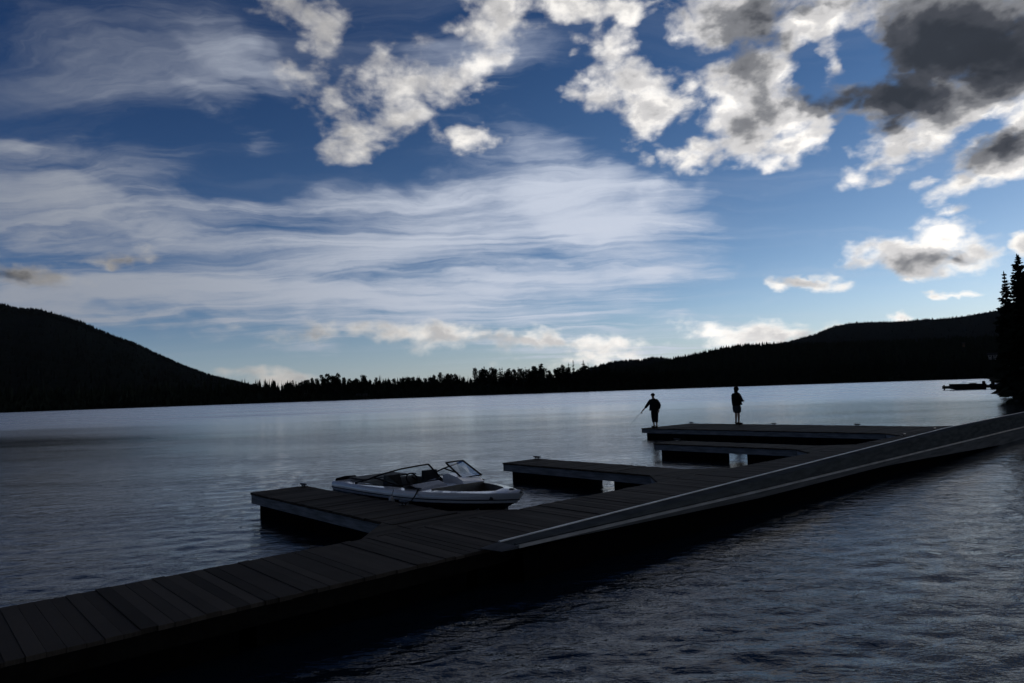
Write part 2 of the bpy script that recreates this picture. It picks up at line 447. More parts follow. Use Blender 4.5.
wm = bpy.data.materials.new('lake_water'); wm.use_nodes = True
k = Nodes(wm.node_tree)
o = k.n('ShaderNodeOutputMaterial')
b = k.n('ShaderNodeBsdfAnisotropic', distribution='MULTI_GGX', ins={'Color': (0.96, 0.97, 0.98, 1)})
wd = k.n('ShaderNodeBsdfDiffuse', ins={'Color': (0.005, 0.012, 0.022, 1)})
wf = k.n('ShaderNodeFresnel', ins={'IOR': 1.333})
wmix = k.n('ShaderNodeMixShader', ins={0: wf.outputs[0], 1: wd.outputs[0], 2: b.outputs[0]})
geo = k.n('ShaderNodeNewGeometry').outputs['Position']
rip = k.n('ShaderNodeMapping', vector_type='POINT', ins={'Vector': geo, 'Rotation': (0, 0, R(8)), 'Scale': (1.0, 1.9, 1.0)}).outputs[0]
h1 = k.noise(rip, 2.6, 4.0, 0.55, 2.0, 0.4)
h2 = k.noise(rip, 0.45, 3.0, 0.5, 2.0, 0.3)
calm = k.ramp(k.noise(k.vmath('MULTIPLY', geo, (0.035, 0.09, 1)), 1.0, 3.0, 0.5), 0.35, 0.65, 0.45, 1.15)
h3 = k.noise(rip, 9.0, 3.0, 0.55, 2.0, 0.2)
far = k.n('ShaderNodeVectorMath', operation='LENGTH', ins={0: geo}).outputs[1]
lull = k.math('DIVIDE', 1.0, k.math('ADD', 1.0, k.math('POWER', k.math('DIVIDE', far, 48.0), 1.8)))
# beyond a few dozen metres the ripples are too small to draw one by one and act as a rough surface
wind = k.ramp(k.noise(k.vmath('MULTIPLY', geo, (0.012, 0.06, 1)), 1.0, 5.0, 0.6), 0.3, 0.7, 0.80, 1.15)
k.put(b.inputs['Roughness'], k.math('MULTIPLY', wind, k.ramp(far, 24.0, 120.0, WATER_ROUGH, WATER_FAR, smooth=False)))
hh = k.math('MULTIPLY', k.math('MULTIPLY_ADD', h2, 1.0, k.math('MULTIPLY_ADD', h3, 0.26, h1)), k.math('MULTIPLY', calm, lull))
bp = k.n('ShaderNodeBump', ins={'Strength': 1.0, 'Distance': WATER_BUMP, 'Height': hh})
k.put(b.inputs['Normal'], bp.outputs[0]); bp2 = k.n('ShaderNodeBump', ins={'Strength': 0.4, 'Distance': WATER_BUMP, 'Height': hh}); k.put(wf.inputs['Normal'], bp2.outputs[0])
k.t.links.new(wmix.outputs[0], o.inputs[0])
M['water'] = wm

# ------------------------------------------------------------------ mesh helpers
class MB:
    def __init__(self):
        self.v = []; self.f = []; self.mi = []
    def add(self, vs, fs, mi=0):
        n = len(self.v)
        self.v.extend([tuple(map(float, p)) for p in vs]); self.f.extend([tuple(i + n for i in f) for f in fs]); self.mi.extend([mi] * len(fs))
    def box(self, a, b, mi=0, ch=0.0):
        (x0, y0, z0), (x1, y1, z1) = a, b
        if ch <= 0:
            vs = [(x0, y0, z0), (x1, y0, z0), (x1, y1, z0), (x0, y1, z0), (x0, y0, z1), (x1, y0, z1), (x1, y1, z1), (x0, y1, z1)]
            self.add(vs, [(3, 2, 1, 0), (4, 5, 6, 7), (0, 1, 5, 4), (1, 2, 6, 5), (2, 3, 7, 6), (3, 0, 4, 7)], mi)
        else:      # chamfered top edge
            vs = [(x0, y0, z0), (x1, y0, z0), (x1, y1, z0), (x0, y1, z0), (x0, y0, z1 - ch), (x1, y0, z1 - ch), (x1, y1, z1 - ch), (x0, y1, z1 - ch),
                  (x0 + ch, y0 + ch, z1), (x1 - ch, y0 + ch, z1), (x1 - ch, y1 - ch, z1), (x0 + ch, y1 - ch, z1)]
            self.add(vs, [(3, 2, 1, 0), (8, 9, 10, 11), (0, 1, 5, 4), (1, 2, 6, 5), (2, 3, 7, 6), (3, 0, 4, 7), (4, 5, 9, 8), (5, 6, 10, 9), (6, 7, 11, 10), (7, 4, 8, 11)], mi)
    def prism(self, poly, z0, z1, mi=0):
        n = len(poly)
        vs = [(x, y, z0) for x, y in poly] + [(x, y, z1) for x, y in poly]
        self.add(vs, [tuple(range(n - 1, -1, -1)), tuple(range(n, 2 * n))] + [(i, (i + 1) % n, n + (i + 1) % n, n + i) for i in range(n)], mi)
    def loft(self, rings, closed=True, caps=True, mi=0):
        n = len(rings[0]); vs = [p for r_ in rings for p in r_]; fs = []
        for i in range(len(rings) - 1):
            for j in range(n if closed else n - 1):
                a = i * n + j; b_ = i * n + (j + 1) % n
                fs.append((a, b_, b_ + n, a + n))
        if caps and closed:
            fs.append(tuple(range(n - 1, -1, -1))); fs.append(tuple((len(rings) - 1) * n + j for j in range(n)))
        self.add(vs, fs, mi)
    def tube(self, pts, r, n=8, mi=0):
        pts = [Vector(p) for p in pts]
        rs = r if isinstance(r, (list, tuple)) else [r] * len(pts)
        rings = []
        for i, p in enumerate(pts):
            d = (pts[min(i + 1, len(pts) - 1)] - pts[max(i - 1, 0)]).normalized()
            a = d.cross(Vector((0, 0, 1)))
            if a.length < 1e-3: a = d.cross(Vector((1, 0, 0)))
            a.normalize(); c = d.cross(a)
            rings.append([tuple(p + (a * math.cos(2 * math.pi * j / n) + c * math.sin(2 * math.pi * j / n)) * rs[i]) for j in range(n)])
        self.loft(rings, mi=mi)
    def ball(self, c, r, n=10, mi=0):
        rx, ry, rz = (r, r, r) if not isinstance(r, (tuple, list)) else r
        rings = []
        for i in range(n // 2 + 1):
            t = math.pi * (i + 0.02) / (n // 2 + 0.04)
            rings.append([(c[0] + rx * math.sin(t) * math.cos(2 * math.pi * j / n), c[1] + ry * math.sin(t) * math.sin(2 * math.pi * j / n), c[2] - rz * math.cos(t)) for j in range(n)])
        self.loft(rings, mi=mi)
    def build(self, name, mats, parent=None, smooth=False):
        me = bpy.data.meshes.new(name)
        me.from_pydata(self.v, [], self.f)
        for mm in (mats if isinstance(mats, (list, tuple)) else [mats]):
            me.materials.append(mm)
        me.polygons.foreach_set('material_index', self.mi)
        if smooth:
            me.polygons.foreach_set('use_smooth', [True] * len(self.f))
        me.update()
        ob = bpy.data.objects.new(name, me)
        COL.objects.link(ob)
        if parent is not None:
            ob.parent = parent
        return ob

def tag(ob, label=None, cat=None, group=None, kind=None):
    if label: ob['label'] = label
    if cat: ob['category'] = cat
    if group: ob['group'] = group
    if kind: ob['kind'] = kind
    return ob

def thing(name, label, cat, loc=(0, 0, 0), rz=0.0, group=None):
    ob = bpy.data.objects.new(name, None)
    ob.empty_display_size = 0.3
    COL.objects.link(ob)
    ob.location = loc; ob.rotation_euler = (0, 0, rz)
    return tag(ob, label, cat, group)

def copy_tree(src, parent=None):
    c = src.copy(); COL.objects.link(c)
    if parent is not None:
        c.parent = parent; c.matrix_parent_inverse = src.matrix_parent_inverse
    for ch in list(src.children):
        copy_tree(ch, c)
    return c

# the dock runs along U, its fingers along V
A = R(42.2)
def UV(u, v, z=0.0):
    return Vector((u * math.cos(A) - v * math.sin(A), u * math.sin(A) + v * math.cos(A), z))

# ------------------------------------------------------------------ lake
def lake():
    azs = np.concatenate([np.linspace(-180, -50, 40)[:-1], np.linspace(-50, 50, 820), np.linspace(50, 180, 40)[1:]])
    azs = np.radians(azs)
    rad = [0.4]
    while rad[-1] < 60: rad.append(rad[-1] + max(0.03, rad[-1] * 0.0068))
    while rad[-1] < 900: rad.append(rad[-1] * 1.06)
    rad = np.array(rad)
    rr, aa = np.meshgrid(rad, azs, indexing='ij')
    x = rr * np.sin(aa); y = rr * np.cos(aa); z = np.zeros_like(x)
    step = np.maximum(np.gradient(rad)[:, None], rr * R(100 / 820))
    g = np.random.default_rng(3)
    fade = np.clip((75 - rr) / 40, 0, 1) * np.clip((R(54) - np.abs(aa)) / R(4), 0, 1)
    for i in range(84):
        lam = 0.14 * (1.1 / 0.14) ** g.random()
        th = R(98 + g.normal() * 36)                   # travelling direction: across the lake towards the shore
        kx, ky = math.cos(th) * 2 * math.pi / lam, math.sin(th) * 2 * math.pi / lam
        amp = WAVE * lam ** 0.85 * (0.6 + 0.8 * g.random())
        ok = np.clip(lam / (2.5 * step) - 1.0, 0, 1)
        wob = 0.5 * np.sin(x * 0.7 * g.normal() + g.random() * 6) + 0.5 * np.sin(y * 0.5 * g.normal() + g.random() * 6)
        z += amp * ok * np.sin(kx * x + ky * y + g.random() * 6.28 + wob)
    patch = 0.75 + 0.35 * np.sin(x * 0.11 + 1.0 + 0.8 * np.sin(y * 0.07)) * np.sin(y * 0.16 + 0.5 * x * 0.06)
    z *= fade * patch
    nr, na = x.shape
    vs = np.stack([x, y, z], -1).reshape(-1, 3)
    idx = np.arange(nr * na).reshape(nr, na)
    j2 = np.roll(idx, -1, axis=1)
    quads = np.stack([idx[:-1, :], j2[:-1, :], j2[1:, :], idx[1:, :]], -1)[:, :-1].reshape(-1, 4)
    wrap = np.stack([idx[:-1, -1], idx[:-1, 0], idx[1:, 0], idx[1:, -1]], -1)
    centre = len(vs)
    vs = np.vstack([vs, [[0, 0, 0]]])
    me = bpy.data.meshes.new('lake')
    faces = np.vstack([quads, wrap]).tolist() + [(centre, int(idx[0, (j + 1) % na]), int(idx[0, j])) for j in range(na)]
    me.from_pydata(vs.tolist(), [], faces)
    me.polygons.foreach_set('use_smooth', [True] * len(me.polygons))
    me.materials.append(M['water'])
    ob = bpy.data.objects.new('lake', me); COL.objects.link(ob)
    tag(ob, kind='structure')
lake()
mb = MB()
mb.add([(-9000, -9000, -3), (9000, -9000, -3), (9000, 9000, -3), (-9000, 9000, -3)], [(0, 1, 2, 3)])
tag(mb.build('lake_bed_ground', M['soil']), kind='structure')

# ------------------------------------------------------------------ hills and far shore
def smooth_noise(a, seed, n=6, base=9.0):
    g = np.random.default_rng(seed); s = np.zeros_like(a)
    for i in range(n):
        f = base * 1.9 ** i
        s += np.sin(a * f * 6.28 + g.random() * 6.28) / 1.7 ** i
    return s

def hill_surface(sky_pts, D, r0, power=1.25):
    pa = np.radians([p[0] for p in sky_pts]); pe = np.radians([p[1] for p in sky_pts])
    def top(a):
        return np.interp(a, pa, pe)
    def height(a, r):
        e = top(a); Z = np.tan(np.maximum(e, 0.0)) * D + EYE
        s = np.clip((r - r0) / (D - r0), 0, 1)
        front = -1.5 + (Z + 1.5) * s ** power
        back = Z * np.clip(1 - (r - D) / (0.9 * D), 0, 1) ** 1.2
        return np.where(r <= D, front, back)
    return pa, height

def hill(name, sky_pts, D, r0, mat, power=1.25, rough=0.0):
    pa, height = hill_surface(sky_pts, D, r0, power)
    a = np.linspace(pa[0], pa[-1], 260)
    r = np.concatenate([np.linspace(r0, D, 26), np.linspace(D, D * 1.9, 9)[1:]])
    rr, aa = np.meshgrid(r, a, indexing='ij')
    z = height(aa, rr)
    if rough:
        z = z + rough * smooth_noise(aa, 5) * np.clip((rr - r0) / (D - r0), 0, 1) * np.clip((D * 1.9 - rr) / D, 0, 1)
    vs = np.stack([rr * np.sin(aa), rr * np.cos(aa), z], -1).reshape(-1, 3)
    nr, na = rr.shape; idx = np.arange(nr * na).reshape(nr, na)
    q = np.stack([idx[:-1, :-1], idx[:-1, 1:], idx[1:, 1:], idx[1:, :-1]], -1).reshape(-1, 4)
    me = bpy.data.meshes.new(name); me.from_pydata(vs.tolist(), [], q.tolist()); me.materials.append(mat)
    me.polygons.foreach_set('use_smooth', [True] * len(me.polygons))
    ob = bpy.data.objects.new(name, me); COL.objects.link(ob)
    tag(ob, kind='structure')
    return pa, height

def forest(name, pa, height, D, r0, count, h, mat, label, rmin=0.0, ridge_share=0.45, lim=None):
    """far-off wood covering a slope: small ragged conifers, one mesh"""
    g = np.random.default_rng(len(name) * 7 + count)
    lo, hi = lim or (pa[0], pa[-1])
    a = g.uniform(lo, hi, count)
    t = g.random(count)
    nr = int(count * ridge_share)
    t[:nr] = 0.90 + 0.12 * g.random(nr)
    r = r0 + (D - r0) * np.maximum(t, rmin)
    z = height(a, r) - 0.5
    hh = h * (0.55 + 0.75 * g.random(count))
    w = hh * (0.17 + 0.10 * g.random(count))
    vs = []; fs = []
    for i in range(count):
        x, y, zz, H_, w_ = r[i] * math.sin(a[i]), r[i] * math.cos(a[i]), z[i], hh[i], w[i]
        n0 = len(vs); k5 = 5; ph = g.random() * 6
        for (lv, rw) in ((0.05, 1.0), (0.45, 0.42), (0.40, 0.75), (0.8, 0.16)):
            for j in range(k5):
                q = ph + 6.283 * j / k5; rj = w_ * rw * (0.75 + 0.5 * g.random())
                vs.append((x + rj * math.cos(q), y + rj * math.sin(q), zz + H_ * lv))
        vs.append((x, y, zz + H_)); tip = len(vs) - 1
        for j in range(k5):
            j2 = (j + 1) % k5
            fs.append((n0 + j, n0 + j2, n0 + k5 + j2, n0 + k5 + j))
            fs.append((n0 + 2 * k5 + j, n0 + 2 * k5 + j2, n0 + 3 * k5 + j2, n0 + 3 * k5 + j))
            fs.append((n0 + 3 * k5 + j, n0 + 3 * k5 + j2, tip))
    me = bpy.data.meshes.new(name); me.from_pydata(vs, [], fs); me.materials.append(mat)
    ob = bpy.data.objects.new(name, me); COL.objects.link(ob)
    tag(ob, label, 'forest', kind='stuff')

HILL_LEFT = [(-44.68, 5.06), (-41.56, 6.56), (-38.59, 7.04), (-36.73, 7.0), (-36.18, 6.76), (-34.78, 6.74), (-32.42, 5.98), (-30.57, 5.08), (-28.98, 4.44), (-27.34, 3.55), (-25.66, 2.7), (-23.93, 1.99), (-22.15, 1.48), (-21.07, 1.14), (-19.6, 0.7), (-17.34, 0.23)]
HILL_MIDDLE = [(3.91, 0.99), (6.43, 1.64), (7.27, 1.86), (8.26, 2.07), (9.33, 2.15), (10.55, 2.14), (11.53, 2.3), (12.18, 2.32), (12.81, 2.17), (13.44, 1.93), (14.52, 1.56)]
HILL_SLOPE = [(5.98, 0.91), (8.88, 1.22), (11.33, 1.45), (13.36, 1.94), (14.55, 2.13), (15.66, 2.32), (16.75, 2.51), (17.53, 2.63), (18.6, 2.74), (19.95, 2.74), (22.14, 2.7), (24.96, 2.54), (28.32, 2.48), (32.08, 2.38), (35.56, 2.35), (38.76, 2.25)]
HILL_RIDGE = [(17.66, 2.22), (20.32, 2.8), (22.17, 3.09), (23.04, 3.34), (24.05, 3.55), (24.77, 3.88), (25.4, 4.07), (26.43, 4.22), (27.77, 4.19), (29.07, 4.09), (30.97, 4.12), (32.79, 4.07), (34.27, 4.18), (35.7, 4.36), (37.03, 4.46), (39.94, 4.61), (43.25, 4.48), (49.24, 3.51)]
CREST_TREES = [(-21.72, 1.31, 'c'), (-21.07, 1.26, 'c'), (-20.4, 1.59, 'c'), (-19.89, 1.34, 'c'), (-19.22, 1.24, 'c'), (-18.73, 1.42, 'c'), (-18.32, 1.17, 'c'), (-17.86, 1.52, 'c'), (-17.4, 1.31, 'c'), (-16.94, 1.45, 'p'), (-16.4, 1.64, 'p'), (-16.02, 1.55, 'p'), (-15.62, 1.82, 'p'), (-15.16, 1.89, 'p'), (-14.77, 1.75, 'p'), (-14.37, 1.95, 'p'), (-13.9, 1.57, 'p'), (-13.43, 1.47, 'p'), (-12.95, 1.46, 'p'), (-12.39, 1.73, 'p'), (-11.83, 1.34, 'p'), (-11.35, 1.49, 'p'), (-10.79, 1.23, 'p'), (-10.3, 1.3, 'p'), (-9.89, 1.37, 'p'), (-9.32, 1.39, 'p'), (-8.83, 1.42, 'p'), (-8.34, 1.44, 'p'), (-7.85, 1.38, 'p'), (-7.35, 1.33, 'p'), (-6.6, 1.59, 'p'), (-6.1, 1.74, 'p'), (-5.52, 1.64, 'p'), (-4.86, 1.58, 'p'), (-4.2, 1.27, 'p'), (-3.78, 1.42, 'c'), (-3.18, 2.03, 'p'), (-2.77, 1.8, 'p'), (-2.42, 2.17, 'c'), (-1.75, 2.02, 'p'), (-1.42, 1.93, 'p'), (-0.91, 2.03, 'c'), (-0.33, 1.89, 'p'), (0.08, 1.79, 'p'), (0.43, 1.99, 'c'), (1.02, 2.01, 'c'), (1.6, 2.03, 'c'), (2.32, 2.17, 'p'), (3.01, 1.6, 'p'), (3.6, 1.75, 'p'), (4.16, 2.06, 'p'), (4.66, 2.21, 'c'), (5.05, 2.41, 'c'), (5.43, 1.6, 'p'), (5.88, 2.37, 'c'), (6.28, 2.11, 'c'), (6.76, 1.63, 'p'), (7.34, 1.69, 'p'), (7.84, 1.84, 'p')]


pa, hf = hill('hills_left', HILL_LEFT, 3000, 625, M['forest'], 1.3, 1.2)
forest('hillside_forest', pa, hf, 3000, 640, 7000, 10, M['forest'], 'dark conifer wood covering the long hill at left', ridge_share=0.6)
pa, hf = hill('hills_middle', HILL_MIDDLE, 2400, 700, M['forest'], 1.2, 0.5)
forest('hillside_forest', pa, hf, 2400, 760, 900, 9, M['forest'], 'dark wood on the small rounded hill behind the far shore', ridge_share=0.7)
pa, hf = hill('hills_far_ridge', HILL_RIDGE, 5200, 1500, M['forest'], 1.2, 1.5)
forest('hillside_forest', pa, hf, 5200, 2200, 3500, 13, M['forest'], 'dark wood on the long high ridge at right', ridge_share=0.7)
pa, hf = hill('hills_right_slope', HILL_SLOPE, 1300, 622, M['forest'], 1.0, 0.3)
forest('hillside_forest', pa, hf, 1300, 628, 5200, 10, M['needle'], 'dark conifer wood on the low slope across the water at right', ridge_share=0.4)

def shore_land():
    a = np.radians(np.linspace(-52, 58, 300)); r = np.array([606, 612, 618, 640, 690, 800.0])
    zz = np.array([-1.0, 0.25, 1.2, 2.5, 4.0, 4.5])
    j = 3.0 * smooth_noise(a, 9, 5, 4.0)
    rr = r[:, None] + j[None, :]; aa = np.broadcast_to(a, rr.shape)
    vs = np.stack([rr * np.sin(aa), rr * np.cos(aa), np.broadcast_to(zz[:, None], rr.shape)], -1).reshape(-1, 3)
    idx = np.arange(rr.size).reshape(rr.shape)
    q = np.stack([idx[:-1, :-1], idx[:-1, 1:], idx[1:, 1:], idx[1:, :-1]], -1).reshape(-1, 4)
    me = bpy.data.meshes.new('shore_land'); me.from_pydata(vs.tolist(), [], q.tolist()); me.materials.append(M['soil'])
    ob = bpy.data.objects.new('shore_land', me); COL.objects.link(ob); tag(ob, kind='structure')
shore_land()

# ------------------------------------------------------------------ trees
def leaf(mb, c, d, w, g, mi=1):
    """one ragged needle clump: a folded diamond along d"""
    d = Vector(d); s = d.cross(Vector((g.normal(), g.normal(), g.normal() + 0.6)))
    if s.length < 1e-4: s = Vector((1, 0, 0))
    s = s.normalized() * w
    c = Vector(c)
    mb.add([c - d * 0.15, c + d * 0.4 + s, c + d, c + d * 0.4 - s], [(0, 1, 2, 3)], mi)

def conifer_mesh(h, w, tiers, per, seed, bare=0.08, lean=0.0):
    g = np.random.default_rng(seed); t = MB(); c = MB()
    pts = [(lean * (i / 6) ** 2 * h, 0, h * i / 6) for i in range(7)]
    t.tube(pts, [h * 0.014 * (1 - i / 6.5) + 0.01 for i in range(7)], 7)
    for i in range(tiers):
        f = (i + g.random() * 0.8) / tiers
        z = h * (bare + (1 - bare) * f)
        L = w * (0.08 + 0.92 * (1 - f) ** 0.85) * (0.65 + 0.6 * g.random()) * (0.75 if f < 0.08 else 1) + 0.03 * w
        gap = g.random() < 0.10
        for j in range(per):
            if gap and j % 2: continue
            q = 6.283 * (j + g.random()) / per; Lq = L * (0.6 + 0.55 * g.random())
            droop = -0.28 + 0.35 * f + 0.18 * g.normal()
            bd = Vector((math.cos(q), math.sin(q), droop))
            base = Vector((lean * (z / h) ** 2 * h, 0, z))
            nseg = 3
            for s_ in range(nseg):
                p = base + bd * Lq * (0.12 + 0.30 * s_)
                dd = Vector((math.cos(q + g.normal() * 0.45), math.sin(q + g.normal() * 0.45), droop + 0.25 * g.normal())) * Lq * 0.5
                leaf(c, p, dd, (Lq * (0.22 + 0.09 * g.random()) + 0.02 * w) * (1.1 - 0.22 * s_), g)
    for j in range(5):
        leaf(c, (lean * h, 0, h * (0.955 + 0.008 * j)), (g.normal() * 0.05 * w, g.normal() * 0.05 * w, h * 0.035), w * 0.05, g)
    return t, c

def pine_mesh(h, w, clumps, per, seed):
    g = np.random.default_rng(seed); t = MB(); c = MB()
    t.tube([(0, 0, h * i / 6) for i in range(7)], [h * 0.016 * (1 - i / 7) + 0.02 for i in range(7)], 7)
    for i in range(clumps):
        f = 0.28 + 0.70 * (i + g.random()) / clumps
        q = g.random() * 6.283
        prof = w * (0.55 + 0.6 * math.sin(min(1, (f - 0.2) / 0.8) * math.pi * 0.80)) * (1.02 - 0.55 * f ** 4)
        rad = prof * math.sqrt(g.random()) * 0.62
        cc = Vector((rad * math.cos(q), rad * math.sin(q), h * f))
        t.tube([(0, 0, h * f - rad * 0.5), tuple(cc)], [h * 0.005, h * 0.002], 4)
        cr_ = w * (0.34 + 0.18 * g.random())
        for j in range(per):
            d = Vector((g.normal(), g.normal(), g.normal() * 0.65)).normalized()
            p = cc + d * cr_ * (0.3 + 0.7 * g.random())
            p.z = min(p.z, h)
            leaf(c, p, (d + Vector((0, 0, 0.4))) * cr_ * 0.5, cr_ * 0.22, g)
    return t, c

def make_tree(kind, args, mat, name, label, group):
    t, c = (conifer_mesh if kind == 'c' else pine_mesh)(*args)
    root = thing(name, label, 'tree', group=group)
    t.build('trunk', M['bark'], root)
    ob = c.build('crown', [M['bark'], mat], root)
    return root

GROUP_FAR = 'trees along the far shore'
LAB = {'c': 'slender dark conifer in the treeline along the far shore', 'p': 'bushy round-topped dark tree in the treeline along the far shore'}
protos = []
for i in range(5):
    protos.append(('c', make_tree('c', (20.0, 2.5 + 0.35 * i, 24, 9, 100 + i), M['needle'], 'conifer_tree', LAB['c'], GROUP_FAR)))
for i in range(5):
    protos.append(('p', make_tree('p', (20.0, 2.9 + 0.35 * i, 22, 48, 200 + i), M['needle_b'], 'pine_tree', LAB['p'], GROUP_FAR)))
used = set()
def far_tree(kind, i, bearing, dist, h, label=None, wscale=1.0):
    pool = [p for p in protos if p[0] == kind]
    k_, src = pool[i % len(pool)]
    ob = src if src.name not in used else copy_tree(src)
    used.add(src.name); used.add(ob.name)
    a = R(bearing)
    ob.location = (dist * math.sin(a), dist * math.cos(a), 2.2)
    s = h / 20.0
    ob.scale = (s * wscale, s * wscale, s); ob.rotation_euler = (0, 0, random.random() * 6.28)
    ob['label'] = label or LAB[kind]
    return ob

TALL = {2: 'lone thin conifer standing above the foot of the left hill', 52: 'pointed conifer topping the far treeline, the left one of two tall spires', 54: 'pointed conifer topping the far treeline, the right one of two tall spires'}
for n, (b_, e_, kd) in enumerate(CREST_TREES):
    d_ = 640 + 30 * random.random()
    far_tree(kd, n, b_, d_, math.tan(R(e_)) * d_ + 0.3, TALL.get(n), 0.85 if kd == 'p' else (0.75 if n in TALL else 0.9))
ca = np.array([q[0] for q in CREST_TREES]); ce = np.array([q[1] for q in CREST_TREES])
for n in range(225):
    b_ = random.uniform(-22.5, 13.5)
    e_ = float(np.interp(b_, ca, ce)) * (0.48 + 0.46 * random.random()) + 0.10
    if b_ > 8: e_ = min(e_, 1.2)
    d_ = 624 + 60 * random.random()
    far_tree(random.choice('cp'), random.randrange(5), b_, d_, math.tan(R(e_)) * d_ + 0.3, None, 1.0 + 0.6 * random.random())

# dense low growth under the treeline
def undergrowth():
    g = np.random.default_rng(77); mb = MB()
    for i in range(9000):
        a = R(g.uniform(-40, 44)); r = 613 + 60 * g.random() ** 1.4
        hh = (1.2 + 4.2 * g.random()) * (1 + (r - 613) / 22)
        p = Vector((r * math.sin(a), r * math.cos(a), 0.2 + (r - 613) * 0.06))
        for k_ in range(3):
            leaf(mb, p + Vector((g.normal() * 1.2, g.normal() * 1.2, 0)), (g.normal() * 0.8, g.normal() * 0.8, hh), 1.0 + g.random(), g, 0)
    tag(mb.build('undergrowth', M['needle']), 'low dark bushes filling the shore under the far trees', 'undergrowth', kind='stuff')
undergrowth()

# ------------------------------------------------------------------ right bank with tall spruces
BANK = [(37.2, 40.0), (38.5, 47.0), (43.4, 55.5), (50.3, 66.5), (60.8, 83.5), (74.0, 104.0), (88.0, 124.0), (108.0, 150.0), (150.0, 215.0), (230.0, 330.0), (330.0, 480.0), (470.0, 640.0)]
def bank():
    vs = []; off = [(-1.5, -0.9), (0.6, 0.22), (3.0, 0.75), (9.0, 1.6), (25.0, 3.0), (90.0, 9.0)]
    g = np.random.default_rng(12); pts = []
    for i in range(len(BANK) - 1):
        p, q = Vector(BANK[i]), Vector(BANK[i + 1]); n = 14
        pts += [p.lerp(q, j / n) for j in range(n)]
    pts.append(Vector(BANK[-1])); n = len(pts)
    for i, p in enumerate(pts):
        d = (pts[min(i + 1, n - 1)] - pts[max(i - 1, 0)]).normalized(); nn = Vector((d.y, -d.x))
        jj = 0.7 * g.normal()
        for o_, z_ in off:
            q = p + nn * (o_ + jj)
            vs.append((q.x, q.y, z_ + (0.12 * g.normal() if z_ > 0 else 0)))
    k_ = len(off); fs = []
    for i in range(n - 1):
        for j in range(k_ - 1):
            a = i * k_ + j; fs.append((a, a + 1, a + k_ + 1, a + k_))
    mb = MB(); mb.add(vs, fs); tag(mb.build('shore_bank', M['soil'], smooth=True), kind='structure')
bank()

def rock(mb, c, r, g):
    n = 8; rings = []
    for i in range(5):
        t = math.pi * (i + 0.05) / 4.1
        rings.append([(c[0] + r * math.sin(t) * math.cos(6.283 * j / n) * (0.8 + 0.4 * g.random()), c[1] + r * math.sin(t) * math.sin(6.283 * j / n) * (0.8 + 0.4 * g.random()), c[2] - 0.6 * r * math.cos(t)) for j in range(n)])
    mb.loft(rings)
g = np.random.default_rng(4)
for i in range(11):
    s = i / 10 * 5.2; k0 = int(s); p = Vector(BANK[k0]).lerp(Vector(BANK[k0 + 1]), s - k0)
    mb = MB(); r_ = 0.25 + 0.3 * g.random()
    rock(mb, (0, 0, 0), r_, g)
    ob = mb.build('shore_rock', M['rock']); ob.location = (p.x + 0.2 + 0.3 * g.normal(), p.y + 0.3 * g.normal(), 0.08)
    tag(ob, 'dark boulder at the water edge below the tall spruces at right', 'rock', 'boulders along the right bank')

SP = [  # x, y, top z, half width, label
    (45.96, 63.02, 11.9, 1.30, 'narrow spire-topped spruce on the right bank, the shorter left one of the two tall tips', 31, 64),
    (43.75, 58.2, 12.6, 1.75, 'tallest spruce on the right bank with a ragged pointed top at the frame edge', 34, 65),
    (46.5, 61.6, 9.2, 1.5, 'broader spruce filling the gap behind the two tall tips on the right bank', 24, 66),
    (43.9, 57.0, 8.6, 1.6, 'spruce standing just below the tallest tip at the right frame edge', 24, 67),
    (51.5, 68.5, 8.2, 1.5, 'dark spruce behind the narrow spire tree on the right bank', 22, 68),
    (56.0, 76.0, 9.5, 1.6, 'dark spruce farther along the right bank behind the spire trees', 22, 69),
    (41.5, 53.2, 6.0, 1.6, 'short bushy spruce at the right frame edge nearest the water', 20, 70)]
for x, y, hh, w_, lab, tiers, seed in SP:
    z0 = 0.5
    t, c = conifer_mesh(hh - z0, w_, int(tiers * 2.3), 15, seed, 0.03)
    root = thing('spruce_tree', lab, 'tree', (x, y, z0), group='tall spruces on the right bank')
    t.build('trunk', M['bark'], root); c.build('crown', [M['bark'], M['needle']], root)
g = np.random.default_rng(21)
base = bpy.data.objects['spruce_tree.002']
for i in range(34):
    s = 2.6 + 5.0 * (i / 33); k0 = int(s); p = Vector(BANK[k0]).lerp(Vector(BANK[k0 + 1]), s - k0)
    d = (Vector(BANK[k0 + 1]) - Vector(BANK[k0])).normalized(); p = p + Vector((d.y, -d.x)) * (4 + 14 * g.random())
    ob = copy_tree(base); ob.location = (p.x, p.y, 0.9); sc = (0.55 + 0.35 * g.random()) * (1.0 + 0.05 * (s - 2.6)); ob.scale = (sc * 1.1, sc * 1.1, sc); ob.rotation_euler = (0, 0, g.random() * 6.28)
    ob['label'] = 'dark spruce in the row running back along the right shore'; ob['group'] = 'spruces lining the right shore'

def bank_bushes():
    g = np.random.default_rng(78); mb = MB()
    for i in range(1800):
        s = g.uniform(0.0, 7.0); k0 = int(s); p = Vector(BANK[k0]).lerp(Vector(BANK[k0 + 1]), s - k0)
        d = (Vector(BANK[k0 + 1]) - Vector(BANK[k0])).normalized(); o_ = 1.5 + 10 * g.random() ** 1.4
        p = p + Vector((d.y, -d.x)) * o_
        hh = 0.6 + 1.4 * g.random()
        for k_ in range(4):
            leaf(mb, Vector((p.x + g.normal() * 0.5, p.y + g.normal() * 0.5, 0.2 + 0.12 * o_)), (g.normal() * 0.5, g.normal() * 0.5, hh), 0.25 + 0.3 * g.random(), g, 0)
    tag(mb.build('undergrowth', M['needle_b']), 'low dark bushes along the right bank below the spruces', 'undergrowth', kind='stuff')
bank_bushes()

